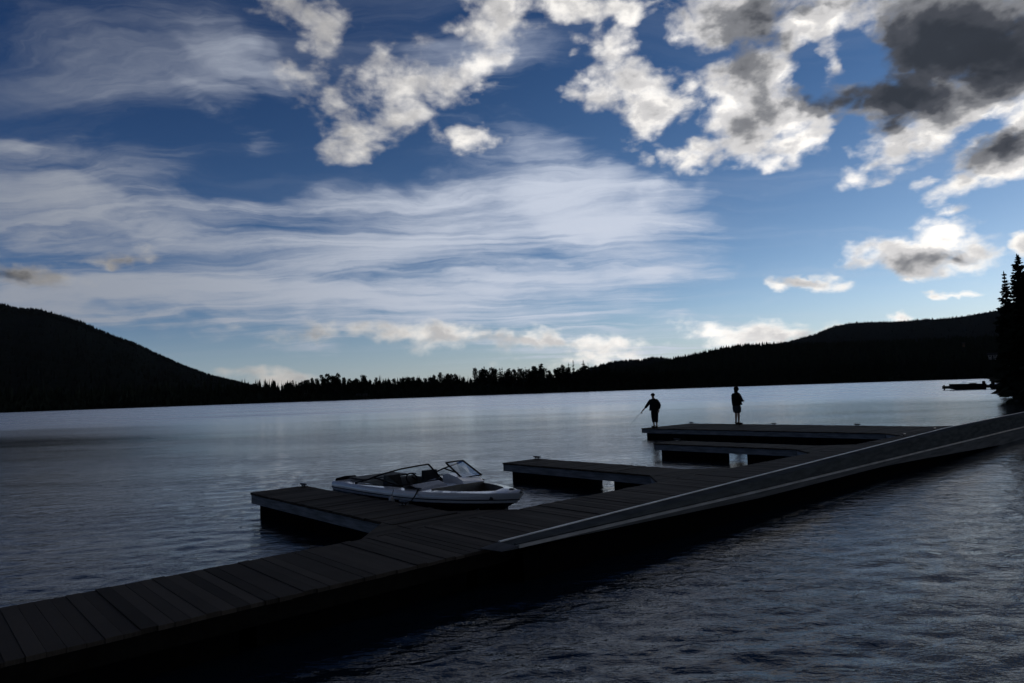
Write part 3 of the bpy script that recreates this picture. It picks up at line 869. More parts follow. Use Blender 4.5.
# ------------------------------------------------------------------ houses and craft across the water
def cabin(name, label, bearing, dist, z, w, d, h, wall, group='houses across the lake'):
    a = R(bearing)
    root = thing(name, label, 'house', (dist * math.sin(a), dist * math.cos(a), z), -a, group)
    m_ = MB(); m_.box((-w / 2, -d / 2, -2.0), (w / 2, d / 2, h)); m_.build('wall', wall, root)
    m_ = MB(); e = 0.5
    m_.add([(-w / 2 - e, -d / 2 - e, h - 0.1), (w / 2 + e, -d / 2 - e, h - 0.1), (w / 2 + e, d / 2 + e, h - 0.1), (-w / 2 - e, d / 2 + e, h - 0.1), (-w / 2 - e, 0, h + w * 0.28), (w / 2 + e, 0, h + w * 0.28)],
           [(3, 2, 1, 0), (0, 1, 5, 4), (2, 3, 4, 5), (1, 2, 5), (3, 0, 4)]); m_.build('roof', M['roof'], root)
    for s in (-0.28, 0.22):
        m_ = MB(); m_.box((s * w - 0.6, -d / 2 - 0.06, h * 0.35), (s * w + 0.6, -d / 2 - 0.01, h * 0.75)); m_.build('window', M['pane'], root)
    m_ = MB(); m_.box((-0.02 * w - 0.45, -d / 2 - 0.06, -0.2), (-0.02 * w + 0.45, -d / 2 - 0.01, h * 0.75)); m_.build('door', M['wall_brown'], root)
cabin('cabin', 'brown cabin half hidden in the wood above the standing angler in shorts', 19.49, 820, 14.0, 9, 7, 3.0, M['wall_brown'])
cabin('cabin', 'small hut high on the wooded slope at right', 33.47, 900, 36.0, 2.6, 3.0, 2.4, M['wall_brown'])
cabin('cabin', 'low pale shed among dark trees beside the right spruces', 35.08, 700, 17.0, 7, 5, 2.0, M['wall_pale'])
cabin('boathouse', 'low grey boathouse on the far shore right of the left hill', -12.5, 616, 0.6, 9, 5, 2.2, M['wall_brown'])

def small_boat(label, bearing, dist, L, beam, hh, rz, mat):
    a = R(bearing)
    root = thing('motorboat', label, 'boat', (dist * math.sin(a), dist * math.cos(a), 0.0), rz)
    m_ = MB(); rings = []
    for i in range(9):
        s = i / 8; x = -L / 2 + L * s; bw = beam / 2 * (1 - max(0, (s - 0.5) / 0.5) ** 2.2) + 0.03
        rings.append([(x, -bw, hh + 0.12 * s), (x, -bw * 0.8, 0.05 + 0.25 * s ** 4), (x, 0, -0.15 + 0.4 * s ** 4), (x, bw * 0.8, 0.05 + 0.25 * s ** 4), (x, bw, hh + 0.12 * s), (x, bw * 0.75, hh + 0.10 * s), (x, 0, hh * 0.7), (x, -bw * 0.75, hh + 0.10 * s)])
    m_.loft(rings); m_.build('hull', mat, root)
    m_ = MB(); m_.add([(0.12 * L, -beam * 0.36, hh), (0.12 * L, beam * 0.36, hh), (0.02 * L, beam * 0.30, hh + 0.5), (0.02 * L, -beam * 0.30, hh + 0.5)], [(0, 1, 2, 3)]); m_.build('windscreen', M['glass'], root)
    m_ = MB(); m_.box((-L / 2 - 0.35, -0.22, 0.0), (-L / 2 - 0.02, 0.22, hh + 0.45), ch=0.08); m_.build('outboard_motor', M['rubber'], root)
    m_ = MB(); m_.box((-0.25 * L, -beam * 0.33, hh * 0.5), (-0.17 * L, beam * 0.33, hh + 0.18), ch=0.04); m_.build('seat', M['vinyl'], root)
small_boat('tiny dark motorboat just off the far shore below the left hill', -16.66, 560, 4.6, 1.8, 0.7, R(170), M['gel_dark'])

# moored craft and low jetty by the right bank
JB = R(33.76); jd = 150.0
root = thing('jetty', 'low dark timber jetty running out from the right shore in the distance', 'jetty', (jd * math.sin(JB), jd * math.cos(JB), 0), -JB)
m_ = MB(); m_.box((-4.6, -0.9, 0.22), (7.5, 0.9, 0.72)); m_.build('deck', M['deck'], root)
for sx in (-4.3, -1.4, 1.5, 4.4, 7.2):
    for sy in (-0.8, 0.8):
        m_ = MB(); m_.tube([(sx, sy, -1.0), (sx, sy, 0.90)], 0.11, 8); m_.build('post', M['rim'], root)
pj = Vector((jd * math.sin(JB), jd * math.cos(JB), 0))
small_boat('dark motorboat with pale windscreen tied up at the distant jetty at right', math.degrees(JB) - 0.35, jd - 2.4, 5.8, 2.2, 1.0, R(176), M['gel_dark'])
small_boat('second dark motorboat at the distant jetty, nearer the right bank', math.degrees(JB) + 2.0, jd - 2.2, 5.0, 2.0, 0.95, R(4), M['gel_dark'])

# ------------------------------------------------------------------ floating dock
DECK = 0.50
def boards(mb, u0, u1, v0, v1, along, width=0.14, z1=DECK, th=0.042, gap=0.003, g=None):
    """boards laid side by side; along = 'v': each board runs along v and they follow each other in u"""
    lo, hi = (u0, u1) if along == 'v' else (v0, v1)
    n0 = math.floor(lo / width); n1 = math.ceil(hi / width)
    for i in range(n0, n1):
        a = max(lo, i * width + gap / 2); b_ = min(hi, (i + 1) * width - gap / 2)
        if b_ - a < 0.01: continue
        dz = 0.003 * g.normal()
        ex = 0.006 * g.normal()
        if along == 'v': mb.box((a, v0 + ex, z1 - th), (b_, v1 + ex, z1 + dz), ch=0.002)
        else: mb.box((u0 + ex, a, z1 - th), (u1 + ex, b_, z1 + dz), ch=0.002)

def fascia(mb, p, q, side, z0=0.27, z1=0.452, th=0.035):
    """upright board from p to q (plan), facing side"""
    p = Vector(p); q = Vector(q); n = Vector(side) * th
    mb.prism([tuple(p), tuple(q), tuple(q - n), tuple(p - n)] if (q - p).cross(Vector(side)) < 0 else [tuple(q), tuple(p), tuple(p - n), tuple(q - n)], z0, z1)

def cleat(parent, u, v, rz=0.0):
    m_ = MB()
    c_, s_ = math.cos(rz), math.sin(rz)
    def pt(x, y, z): return (u + x * c_ - y * s_, v + x * s_ + y * c_, DECK + z)
    m_.tube([pt(-0.05, 0, 0), pt(-0.05, 0, 0.05)], 0.018, 8); m_.tube([pt(0.05, 0, 0), pt(0.05, 0, 0.05)], 0.018, 8)
    m_.tube([pt(-0.15, 0, 0.07), pt(-0.08, 0, 0.062), pt(0.08, 0, 0.062), pt(0.15, 0, 0.07)], [0.014, 0.026, 0.026, 0.014], 8)
    m_.box((u - 0.09, v - 0.04, DECK + 0.004), (u + 0.09, v + 0.04, DECK + 0.016))
    m_.build('mooring_cleat', M['iron'], parent)

MU0, MU1, MV0, MV1 = -9.0, 31.6, 6.89, 8.76
g = np.random.default_rng(55)
dock = thing('floating_dock', 'long floating plank walkway crossing the lower picture from the left corner', 'dock', (0, 0, 0), A)
m_ = MB(); boards(m_, MU0, MU1, MV0, MV1, 'v', g=g); m_.build('deck', M['deck'], dock)
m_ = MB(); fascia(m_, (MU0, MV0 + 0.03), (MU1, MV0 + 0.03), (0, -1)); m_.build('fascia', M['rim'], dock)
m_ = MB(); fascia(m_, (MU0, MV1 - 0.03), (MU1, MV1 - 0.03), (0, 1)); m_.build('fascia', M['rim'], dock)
for i in range(14):
    a = MU0 + 0.2 + i * 2.9
    m_ = MB(); m_.box((a, MV0 + 0.22, -0.35), (min(a + 2.72, MU1 - 0.1), MV1 - 0.09, 0.452)); m_.build('float', M['float'], dock)
for uu in (29.2, 26.0): cleat(dock, uu, MV1 - 0.12)

FING = [(5.80, 7.08, 15.05, 'short plank finger dock nearest the camera, beside the moored runabout', ((9.6, 12.2), (12.35, 14.75)), True),
        (12.80, 14.15, 14.70, 'plank finger dock in the middle, directly right of the moored runabout', ((9.25, 10.75), (12.1, 14.4)), True),
        (19.95, 21.30, 14.75, 'plank finger dock just in front of the wide end platform', ((9.3, 11.25), (12.55, 14.5)), True),
        (27.00, 31.2, 20.65, 'wide far end platform of the dock on which two anglers stand', ((9.2, 12.0), (12.2, 15.0), (15.2, 18.0), (18.2, 20.4)), False)]
for k_, (u0, u1, v1, lab, floats, gus) in enumerate(FING):
    root = thing('finger_dock', lab, 'dock', UV(u0, MV1, 0), A, 'finger docks branching off the walkway')
    W_, L_ = u1 - u0, v1 - MV1
    m_ = MB(); boards(m_, 0, W_, 0.006, L_, 'u', g=g); m_.build('deck', M['deck_cross'], root)
    leg = 0.85
    for nm, p, q, sd in (('near', (0.03, leg), (0.03, L_), (-1, 0)), ('far', (W_ - 0.03, leg), (W_ - 0.03, L_), (1, 0)), ('end', (0.03, L_ - 0.03), (W_ - 0.03, L_ - 0.03), (0, 1))):
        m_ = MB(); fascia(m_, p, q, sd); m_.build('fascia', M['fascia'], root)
    for (a, b_) in floats:
        m_ = MB(); m_.box((0.10, a - MV1, -0.35), (W_ - 0.10, b_ - MV1, 0.452)); m_.build('float', M['float'], root)
    for s_, x0 in ((-1, -0.004), (1, W_ + 0.004)):
        m_ = MB(); m_.prism([(x0, 0.008), (x0 + s_ * leg, 0.008), (x0, leg)] if s_ > 0 else [(x0, 0.008), (x0, leg), (x0 + s_ * leg, 0.008)], DECK - 0.05, DECK - 0.004); m_.build('corner_gusset', M['deck_cross'], root)
        m_ = MB(); e_ = 0.03
        pa_ = Vector((x0 + s_ * (leg - e_), 0.02)); pb_ = Vector((x0 + s_ * 0.0, leg - e_)); nn = Vector((s_, 1)).normalized() * -0.035
        quad = [tuple(pa_), tuple(pb_), tuple(pb_ + nn), tuple(pa_ + nn)]
        m_.prism(quad if s_ > 0 else quad[::-1], 0.27, 0.449); m_.build('gusset_board', M['fascia'], root)
    cleat(root, W_ - 0.12, L_ - 0.14, R(90))
    if k_ == 3:
        for vv in (3.4, 7.2): cleat(root, W_ - 0.12, vv, R(90))

# gangway climbing along the near side of the dock to the shore at right
gw = thing('gangway', 'long grey metal gangway with pale edges rising along the near side of the dock', 'gangway', (0, 0, 0), A)
def gz(u): return 0.545 + (min(u, 24.5) - 5.9) * 0.0188 + max(0, u - 24.5) * 0.003
us = [5.95, 8, 10, 12, 14, 16, 18, 20, 22, 24.5, 28, 32, 36, 42, 50]
def sheet(mb, prof):   # prof(u) -> list of (v, z)
    mb.loft([[(u_, v_, z_) for v_, z_ in prof(u_)] for u_ in us])
m_ = MB(); sheet(m_, lambda u_: [(6.66, gz(u_) - 0.05), (6.92, gz(u_) - 0.05), (6.92, gz(u_) - 0.012), (6.66, gz(u_) - 0.012)]); m_.build('deck', M['gang'], gw)
m_ = MB(); sheet(m_, lambda u_: [(6.922, gz(u_) - 0.10), (6.965, gz(u_) - 0.10), (6.965, gz(u_)), (6.922, gz(u_))]); m_.build('edge_rail', M['gang_edge'], gw)
def z2(u_): return 0.556 - 0.052 * min(1, max(0, (u_ - 5.95) / 6.5)) - max(0, u_ - 12.5) * 0.0022
def deep(u_): return 0.05 + 0.11 * min(1, max(0, (u_ - 5.95) / 6.0)) + 0.028 * max(0, u_ - 18.5)
m_ = MB(); sheet(m_, lambda u_: [(6.60, z2(u_) + 0.001), (6.655, z2(u_) - 0.02), (6.658, max(gz(u_) - 0.014, z2(u_) + 0.004)), (6.64, max(gz(u_) - 0.014, z2(u_) + 0.004))]); m_.build('side_panel', M['gang'], gw)
m_ = MB(); sheet(m_, lambda u_: [(6.555, z2(u_) - 0.045), (6.655, z2(u_) - 0.045), (6.655, z2(u_) - 0.024), (6.555, z2(u_) - 0.002)]); m_.build('edge_rail', M['gang_rail'], gw)
m_ = MB(); sheet(m_, lambda u_: [(6.585, z2(u_) - deep(u_)), (6.65, z2(u_) - deep(u_)), (6.65, z2(u_) - 0.048), (6.585, z2(u_) - 0.048)]); m_.build('side_beam', M['gang_side'], gw)
m_ = MB(); m_.add([(5.945, 6.57, 0.505), (5.945, 6.96, 0.508), (5.62, 6.95, 0.506), (5.70, 6.62, 0.50), (5.945, 6.57, 0.535), (5.945, 6.96, 0.535), (5.62, 6.95, 0.511), (5.70, 6.62, 0.508)],
                  [(3, 2, 1, 0), (4, 5, 6, 7), (0, 1, 5, 4), (1, 2, 6, 5), (2, 3, 7, 6), (3, 0, 4, 7)]); m_.build('toe_plate', M['gang_side'], gw)
m_ = MB(); m_.box((6.2, 6.76, -0.35), (33.0, 6.86, 0.40)); m_.build('pontoon', M['float'], gw)

# ------------------------------------------------------------------ runabout moored bow in
BX = 11.75
boat = thing('runabout', 'white open-bow runabout with a raked windscreen moored beside the nearest finger dock', 'boat', UV(8.32, BX, 0), A - R(90))
def bw(x): return max(0.03, 0.95 * (1 - max(0.0, (x - 0.1) / 2.45) ** 2.0)) * (1 - 0.06 * max(0, (-x - 1.2) / 1.3))
def sz(x): return 0.61 + 0.09 * ((x + 2.75) / 5.3) ** 1.6
def keel(x): return -0.28 + 0.80 * max(0, (x - 0.4) / 2.12) ** 2.0
xs = [-2.75, -2.5, -1.9, -1.4, -0.9, -0.4, 0.1, 0.5, 0.9, 1.25, 1.55, 1.8, 2.0, 2.2, 2.35, 2.45, 2.52]
def half(x, f):
    z = sz(x); b_ = bw(x)
    ch_ = b_ * (0.86 - 0.25 * max(0, x / 2.5) ** 2); cz = 0.0 + 0.50 * max(0, (x - 0.2) / 2.3) ** 1.8
    return {'keel': (0.0, keel(x)), 'chine': (ch_, cz), 'strip': (b_ * 0.955, z - 0.185), 'rub': (b_ * 0.985, z - 0.125), 'top': (b_ * 0.985, z - 0.03), 'cap': (b_ * 0.93, z + 0.0)}[f]
def rake(x, n_):      # the stem leans back below the bow
    return x - 0.95 * (sz(x) - half(x, n_)[1]) * max(0.0, (x - 0.9) / 1.62) ** 1.6
def band(names, mat, part, grow=0.0):
    m_ = MB()
    for sgn in (-1, 1):
        rows = [[(rake(x, n_), sgn * (half(x, n_)[0] + grow), half(x, n_)[1]) for n_ in names] for x in xs]
        if sgn > 0: rows = [r_[::-1] for r_ in rows]
        m_.loft(rows, closed=False, caps=False)
    return m_, part, mat
m_, p_, mt_ = band(['keel', 'chine', 'strip'], M['gel_dark'], 'lower_hull')
b0 = xs[0]; m_.add([(b0, s_ * half(b0, n_)[0], half(b0, n_)[1]) for s_, n_ in ((-1, 'strip'), (-1, 'chine'), (1, 'keel'), (1, 'chine'), (1, 'strip'))], [(0, 1, 2, 3, 4)])
m_.build(p_, mt_, boat, smooth=False)
m_, p_, mt_ = band(['strip', 'rub', 'top', 'cap'], M['gel_white'], 'upper_hull')
m_.add([(b0, s_ * half(b0, n_)[0], half(b0, n_)[1]) for s_, n_ in ((-1, 'cap'), (-1, 'top'), (-1, 'rub'), (-1, 'strip'), (1, 'strip'), (1, 'rub'), (1, 'top'), (1, 'cap'))], [tuple(range(8))])
xe = xs[-1]; m_.add([(rake(xe, n_), s_ * half(xe, n_)[0], half(xe, n_)[1]) for s_, n_ in ((-1, 'strip'), (-1, 'cap'), (1, 'cap'), (1, 'strip'))], [(0, 1, 2, 3)])
m_.build(p_, mt_, boat, smooth=True)
m_ = MB()
for sgn in (-1, 1): m_.tube([(rake(x, 'rub'), sgn * (half(x, 'rub')[0] + 0.004), half(x, 'rub')[1]) for x in xs], 0.010, 6)
xr = rake(xe, 'rub'); m_.tube([(xr + 0.004, -bw(xe), half(xe, 'rub')[1]), (xr + 0.02, 0, half(xe, 'rub')[1]), (xr + 0.004, bw(xe), half(xe, 'rub')[1])], 0.010, 6)
m_.build('rub_rail', M['rubber'], boat)

# deck cap: side decks, engine cover aft, dash and foredeck round the two wells
def well(x):      # half width of the opening at x (0: decked over)
    if -1.75 <= x <= 0.45: return bw(x) * 0.93 - 0.17
    if 0.85 <= x <= 2.02: return max(0.06, (bw(x) * 0.93 - 0.15) * (1 - max(0, (x - 1.6) / 0.5) ** 2))
    return 0.0
dx_ = sorted(set([round(-2.75 + 0.09 * i, 3) for i in range(59)] + [-1.751, -1.749, 0.449, 0.451, 0.849, 0.851, 2.019, 2.021]))
m_ = MB(); walls = MB()
for a, b_ in zip(dx_[:-1], dx_[1:]):
    wa, wb = well(a), well(b_)
    if min(wa, wb) == 0: wa = wb = 0.0
    for s_ in (-1, 1):
        ya, yb = bw(a) * 0.93, bw(b_) * 0.93; za, zb = sz(a), sz(b_); cr_ = 0.05
        q = [(a, s_ * ya, za), (b_, s_ * yb, zb), (b_, s_ * wb, zb + (cr_ if wb == 0 else 0.012)), (a, s_ * wa, za + (cr_ if wa == 0 else 0.012))]
        m_.add(q, [(0, 1, 2, 3) if s_ < 0 else (3, 2, 1, 0)])
        if wa > 0:
            walls.add([(a, s_ * wa, za + 0.012), (b_, s_ * wb, zb + 0.012), (b_, s_ * wb, 0.12), (a, s_ * wa, 0.12)], [(0, 1, 2, 3) if s_ > 0 else (3, 2, 1, 0)])
m_.build('deck_cap', M['gel_white'], boat)
for x_, s_ in ((-1.75, 1), (0.45, -1), (0.85, 1)):
    w_ = well(x_); walls.add([(x_, -w_, 0.12), (x_, w_, 0.12), (x_, w_, sz(x_) + 0.04), (x_, -w_, sz(x_) + 0.04)], [(0, 1, 2, 3) if s_ > 0 else (3, 2, 1, 0)])
walls.build('well_lining', M['vinyl'], boat)
m_ = MB(); m_.box((-1.74, -0.72, 0.10), (0.45, 0.72, 0.13)); m_.box((0.86, -0.45, 0.10), (1.75, 0.45, 0.13)); m_.build('cockpit_floor', M['carpet'], boat)
# console between the wells: dash bulges either side of the walk-through
for s_ in (-1, 1):
    m_ = MB(); rings = []
    for x_, z_ in ((0.12, 0.12), (0.12, 0.76), (0.30, 0.80), (0.62, 0.74), (0.78, 0.68), (0.84, 0.60)):
        y0, y1 = 0.16, bw(x_) * 0.93 - 0.10
        z_ += 0.07 * (s_ > 0) * (z_ > 0.2)
        rings.append([(x_, s_ * y0, z_), (x_, s_ * y1, z_ - 0.06)])
    vs = [p for r_ in rings for p in r_] ; n_ = len(rings)
    m_.add(vs, [(2 * i, 2 * i + 1, 2 * i + 3, 2 * i + 2) for i in range(n_ - 1)])
    m_.add([r_[0] for r_ in rings] + [(0.84, s_ * 0.16, 0.12)], [tuple(range(n_ + 1))])
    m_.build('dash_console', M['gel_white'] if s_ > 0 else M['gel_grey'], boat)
# seats
for s_ in (-1, 1):
    m_ = MB(); m_.box((-0.72, s_ * 0.48 - 0.24, 0.13), (-0.24, s_ * 0.48 + 0.24, 0.44), ch=0.05); st_ = m_.build('seat', M['vinyl_dark'], boat)
    m_ = MB(); m_.loft([[(-0.80 - 0.02 * i, s_ * 0.48 - 0.24 + 0.02 * i, 0.40 + 0.11 * i), (-0.68 - 0.02 * i, s_ * 0.48 - 0.24 + 0.02 * i, 0.40 + 0.11 * i), (-0.68 - 0.02 * i, s_ * 0.48 + 0.24 - 0.02 * i, 0.40 + 0.11 * i), (-0.80 - 0.02 * i, s_ * 0.48 + 0.24 - 0.02 * i, 0.40 + 0.11 * i)] for i in range(5)]); m_.build('backrest', M['vinyl_dark'], st_)
m_ = MB(); m_.box((-1.70, -0.70, 0.13), (-1.30, 0.70, 0.46), ch=0.05); m_.box((-1.745, -0.70, 0.46), (-1.62, 0.70, 0.66), ch=0.03); m_.build('rear_bench', M['vinyl'], boat)
m_ = MB()
for s_ in (-1, 1): m_.prism([(0.88, s_ * 0.18), (1.75, s_ * 0.12), (1.80, s_ * 0.36), (0.88, s_ * 0.64)][::s_], 0.13, 0.44)
m_.build('bow_bench', M['vinyl'], boat)
m_ = MB()
m_.tube([(0.10, -0.48, 0.80), (-0.04, -0.48, 0.84)], 0.02, 8)
ring = [(-0.05 - 0.08 * math.sin(t), -0.48 + 0.13 * math.cos(t), 0.80 + 0.11 * math.sin(t)) for t in np.linspace(0, 2 * math.pi, 17)]
m_.tube(ring, 0.015, 6); m_.build('steering_wheel', M['rubber'], boat)
m_ = MB(); m_.box((-2.46, -0.60, sz(-2.4) + 0.045), (-1.80, 0.60, sz(-2.4) + 0.075), ch=0.02); m_.build('sun_pad', M['vinyl_dark'], boat)
m_ = MB(); m_.box((-3.2, -0.75, 0.16), (-2.76, 0.75, 0.22)); m_.build('swim_platform', M['gel_white'], boat)
m_ = MB(); m_.box((-3.15, -0.26, -0.3), (-2.77, 0.26, 0.14), ch=0.05); m_.build('stern_drive', M['rubber'], boat)

m_ = MB(); m_.tube([(-2.70, -0.78, sz(-2.7) - 0.05), (-2.70, -0.76, sz(-2.7) + 0.01), (-2.62, -0.60, sz(-2.7) + 0.04), (-2.62, -0.35, sz(-2.7) + 0.04), (-2.70, -0.25, sz(-2.7) - 0.02)], [0.04, 0.05, 0.055, 0.05, 0.04], 10); m_.build('stern_roll', M['rubber'], boat, smooth=True)

# windscreen: two raked panes with a walk-through gap, sides sweeping aft and down
top_c, bot_c = (0.16, 0.36, 1.08), (0.60, 0.36, 0.82)
T = [(-1.55, 0.93, 0.665), (-1.15, 0.92, 0.74), (-0.85, 0.90, 0.83), (-0.45, 0.86, 0.93), (-0.12, 0.70, 1.02), (0.12, 0.42, 1.075), (0.16, 0.22, 1.085)]
B = [(-1.55, 0.94, 0.648), (-0.95, 0.93, 0.67), (-0.40, 0.91, 0.69), (0.05, 0.86, 0.72), (0.34, 0.72, 0.76), (0.56, 0.46, 0.81), (0.60, 0.22, 0.82)]
for s_ in (-1, 1):
    if s_ > 0:      # the far half faces squarely forward and turns aft at a corner post
        TT = T[:4] + [(0.02, 0.74, 1.04), (0.17, 0.66, 1.078), (0.20, 0.44, 1.085), (0.21, 0.18, 1.08)]
        BB = B[:4] + [(0.42, 0.88, 0.755), (0.58, 0.82, 0.785), (0.60, 0.56, 0.79), (0.60, 0.30, 0.775)]
    else:
        TT = [(x, s_ * y, z) for x, y, z in T]; BB = [(x, s_ * y, z) for x, y, z in B]
    fr_ = MB(); fr_.tube(TT, 0.017, 6); fr_.tube(BB, 0.013, 6); fr_.tube([TT[-1], BB[-1]], 0.018, 6); fr_.tube([TT[2], BB[3]], 0.016, 6)
    if s_ > 0: fr_.tube([TT[5], BB[5]], 0.018, 6)
    wf = fr_.build('windscreen_frame', M['rubber'], boat)
    gl_ = MB(); gl_.loft([[t_, b_] for t_, b_ in zip(TT, BB)], closed=False, caps=False); gl_.build('pane', M['glass'], wf)
m_ = MB(); m_.box((2.22, -0.03, sz(2.3) + 0.04), (2.30, 0.03, sz(2.3) + 0.065), ch=0.01); m_.build('bow_light', M['rubber'], boat)
m_ = MB(); m_.tube([(2.05, -0.28, sz(2.0) - 0.09), (2.05, -0.32, sz(2.0) - 0.09)], 0.035, 10); m_.build('bow_eye', M['iron'], boat)
for x_ in (-1.9, 0.62):
    for s_ in (-1, 1):
        m_ = MB(); y_ = s_ * (bw(x_) * 0.93 - 0.06)
        m_.tube([(x_ - 0.09, y_, sz(x_) + 0.05), (x_ + 0.09, y_, sz(x_) + 0.05)], 0.012, 6); m_.tube([(x_, y_, sz(x_) - 0.01), (x_, y_, sz(x_) + 0.05)], 0.014, 6); m_.build('deck_cleat', M['iron'], boat)
# draw the foredeck out to its full length
for ob in list(boat.children_recursive):
    if ob.type == 'MESH' and ob.data.users == 1:
        for vv in ob.data.vertices:
            if vv.co.x > 1.0: vv.co.x = 1.0 + (vv.co.x - 1.0) * 1.14
# mooring line and fender
m_ = MB(); p0 = boat.matrix_basis @ Vector((0.62, -(bw(0.62) * 0.93 - 0.06), sz(0.62) + 0.05)); p1 = UV(6.95, 10.75, DECK + 0.06)
m_.tube([p0.lerp(p1, t_) + Vector((0, 0, -0.10 * math.sin(math.pi * t_))) for t_ in np.linspace(0, 1, 9)], 0.013, 6)
tag(m_.build('mooring_rope', M['rope']), 'dark slack rope tying the runabout to the nearest finger dock', 'rope')
root = thing('boat_fender', 'small pale round-ended fender hanging between the runabout and the finger dock', 'fender', boat.matrix_basis @ Vector((0.05, -1.035, 0.0)), A)
m_ = MB(); m_.tube([(0, 0, 0.20), (0, 0, 0.23), (0, 0, 0.29), (0, 0, 0.45), (0, 0, 0.51), (0, 0, 0.54)], [0.015, 0.045, 0.062, 0.062, 0.045, 0.015], 10); m_.build('body', M['fender'], root, smooth=True)
m_ = MB(); m_.tube([(0, 0, 0.54), (0.05, 0.0, 0.66)], 0.006, 5); m_.build('lanyard', M['rope'], root)
hcl = thing('horn_cleat', 'dark horn cleat on the edge of the nearest finger dock holding the runabout rope', 'cleat', (0, 0, 0), A)
cleat(hcl, 6.95, 10.75, R(90))

# ------------------------------------------------------------------ people
def skin_mesh(name, verts, edges, radii, mat, parent, root=0, sub=2):
    me = bpy.data.meshes.new(name); me.from_pydata(verts, edges, []); me.update()
    ob = bpy.data.objects.new(name, me); COL.objects.link(ob)
    sk = ob.modifiers.new('skin', 'SKIN'); sk.use_smooth_shade = True
    layer = me.skin_vertices[0].data
    for i, r_ in enumerate(radii):
        layer[i].radius = r_ if isinstance(r_, tuple) else (r_, r_)
        layer[i].use_root = (i == root)
    sb = ob.modifiers.new('sub', 'SUBSURF'); sb.levels = sub; sb.render_levels = sub
    dg = bpy.context.evaluated_depsgraph_get()
    new = bpy.data.meshes.new_from_object(ob.evaluated_get(dg))
    ob.modifiers.clear(); ob.data = new; bpy.data.meshes.remove(me)
    new.name = name
    new.materials.clear(); new.materials.append(mat)
    new.polygons.foreach_set('use_smooth', [True] * len(new.polygons))
    ob.parent = parent
    return ob

def lerp(a, b_, t): return tuple(a[i] + (b_[i] - a[i]) * t for i in range(3))

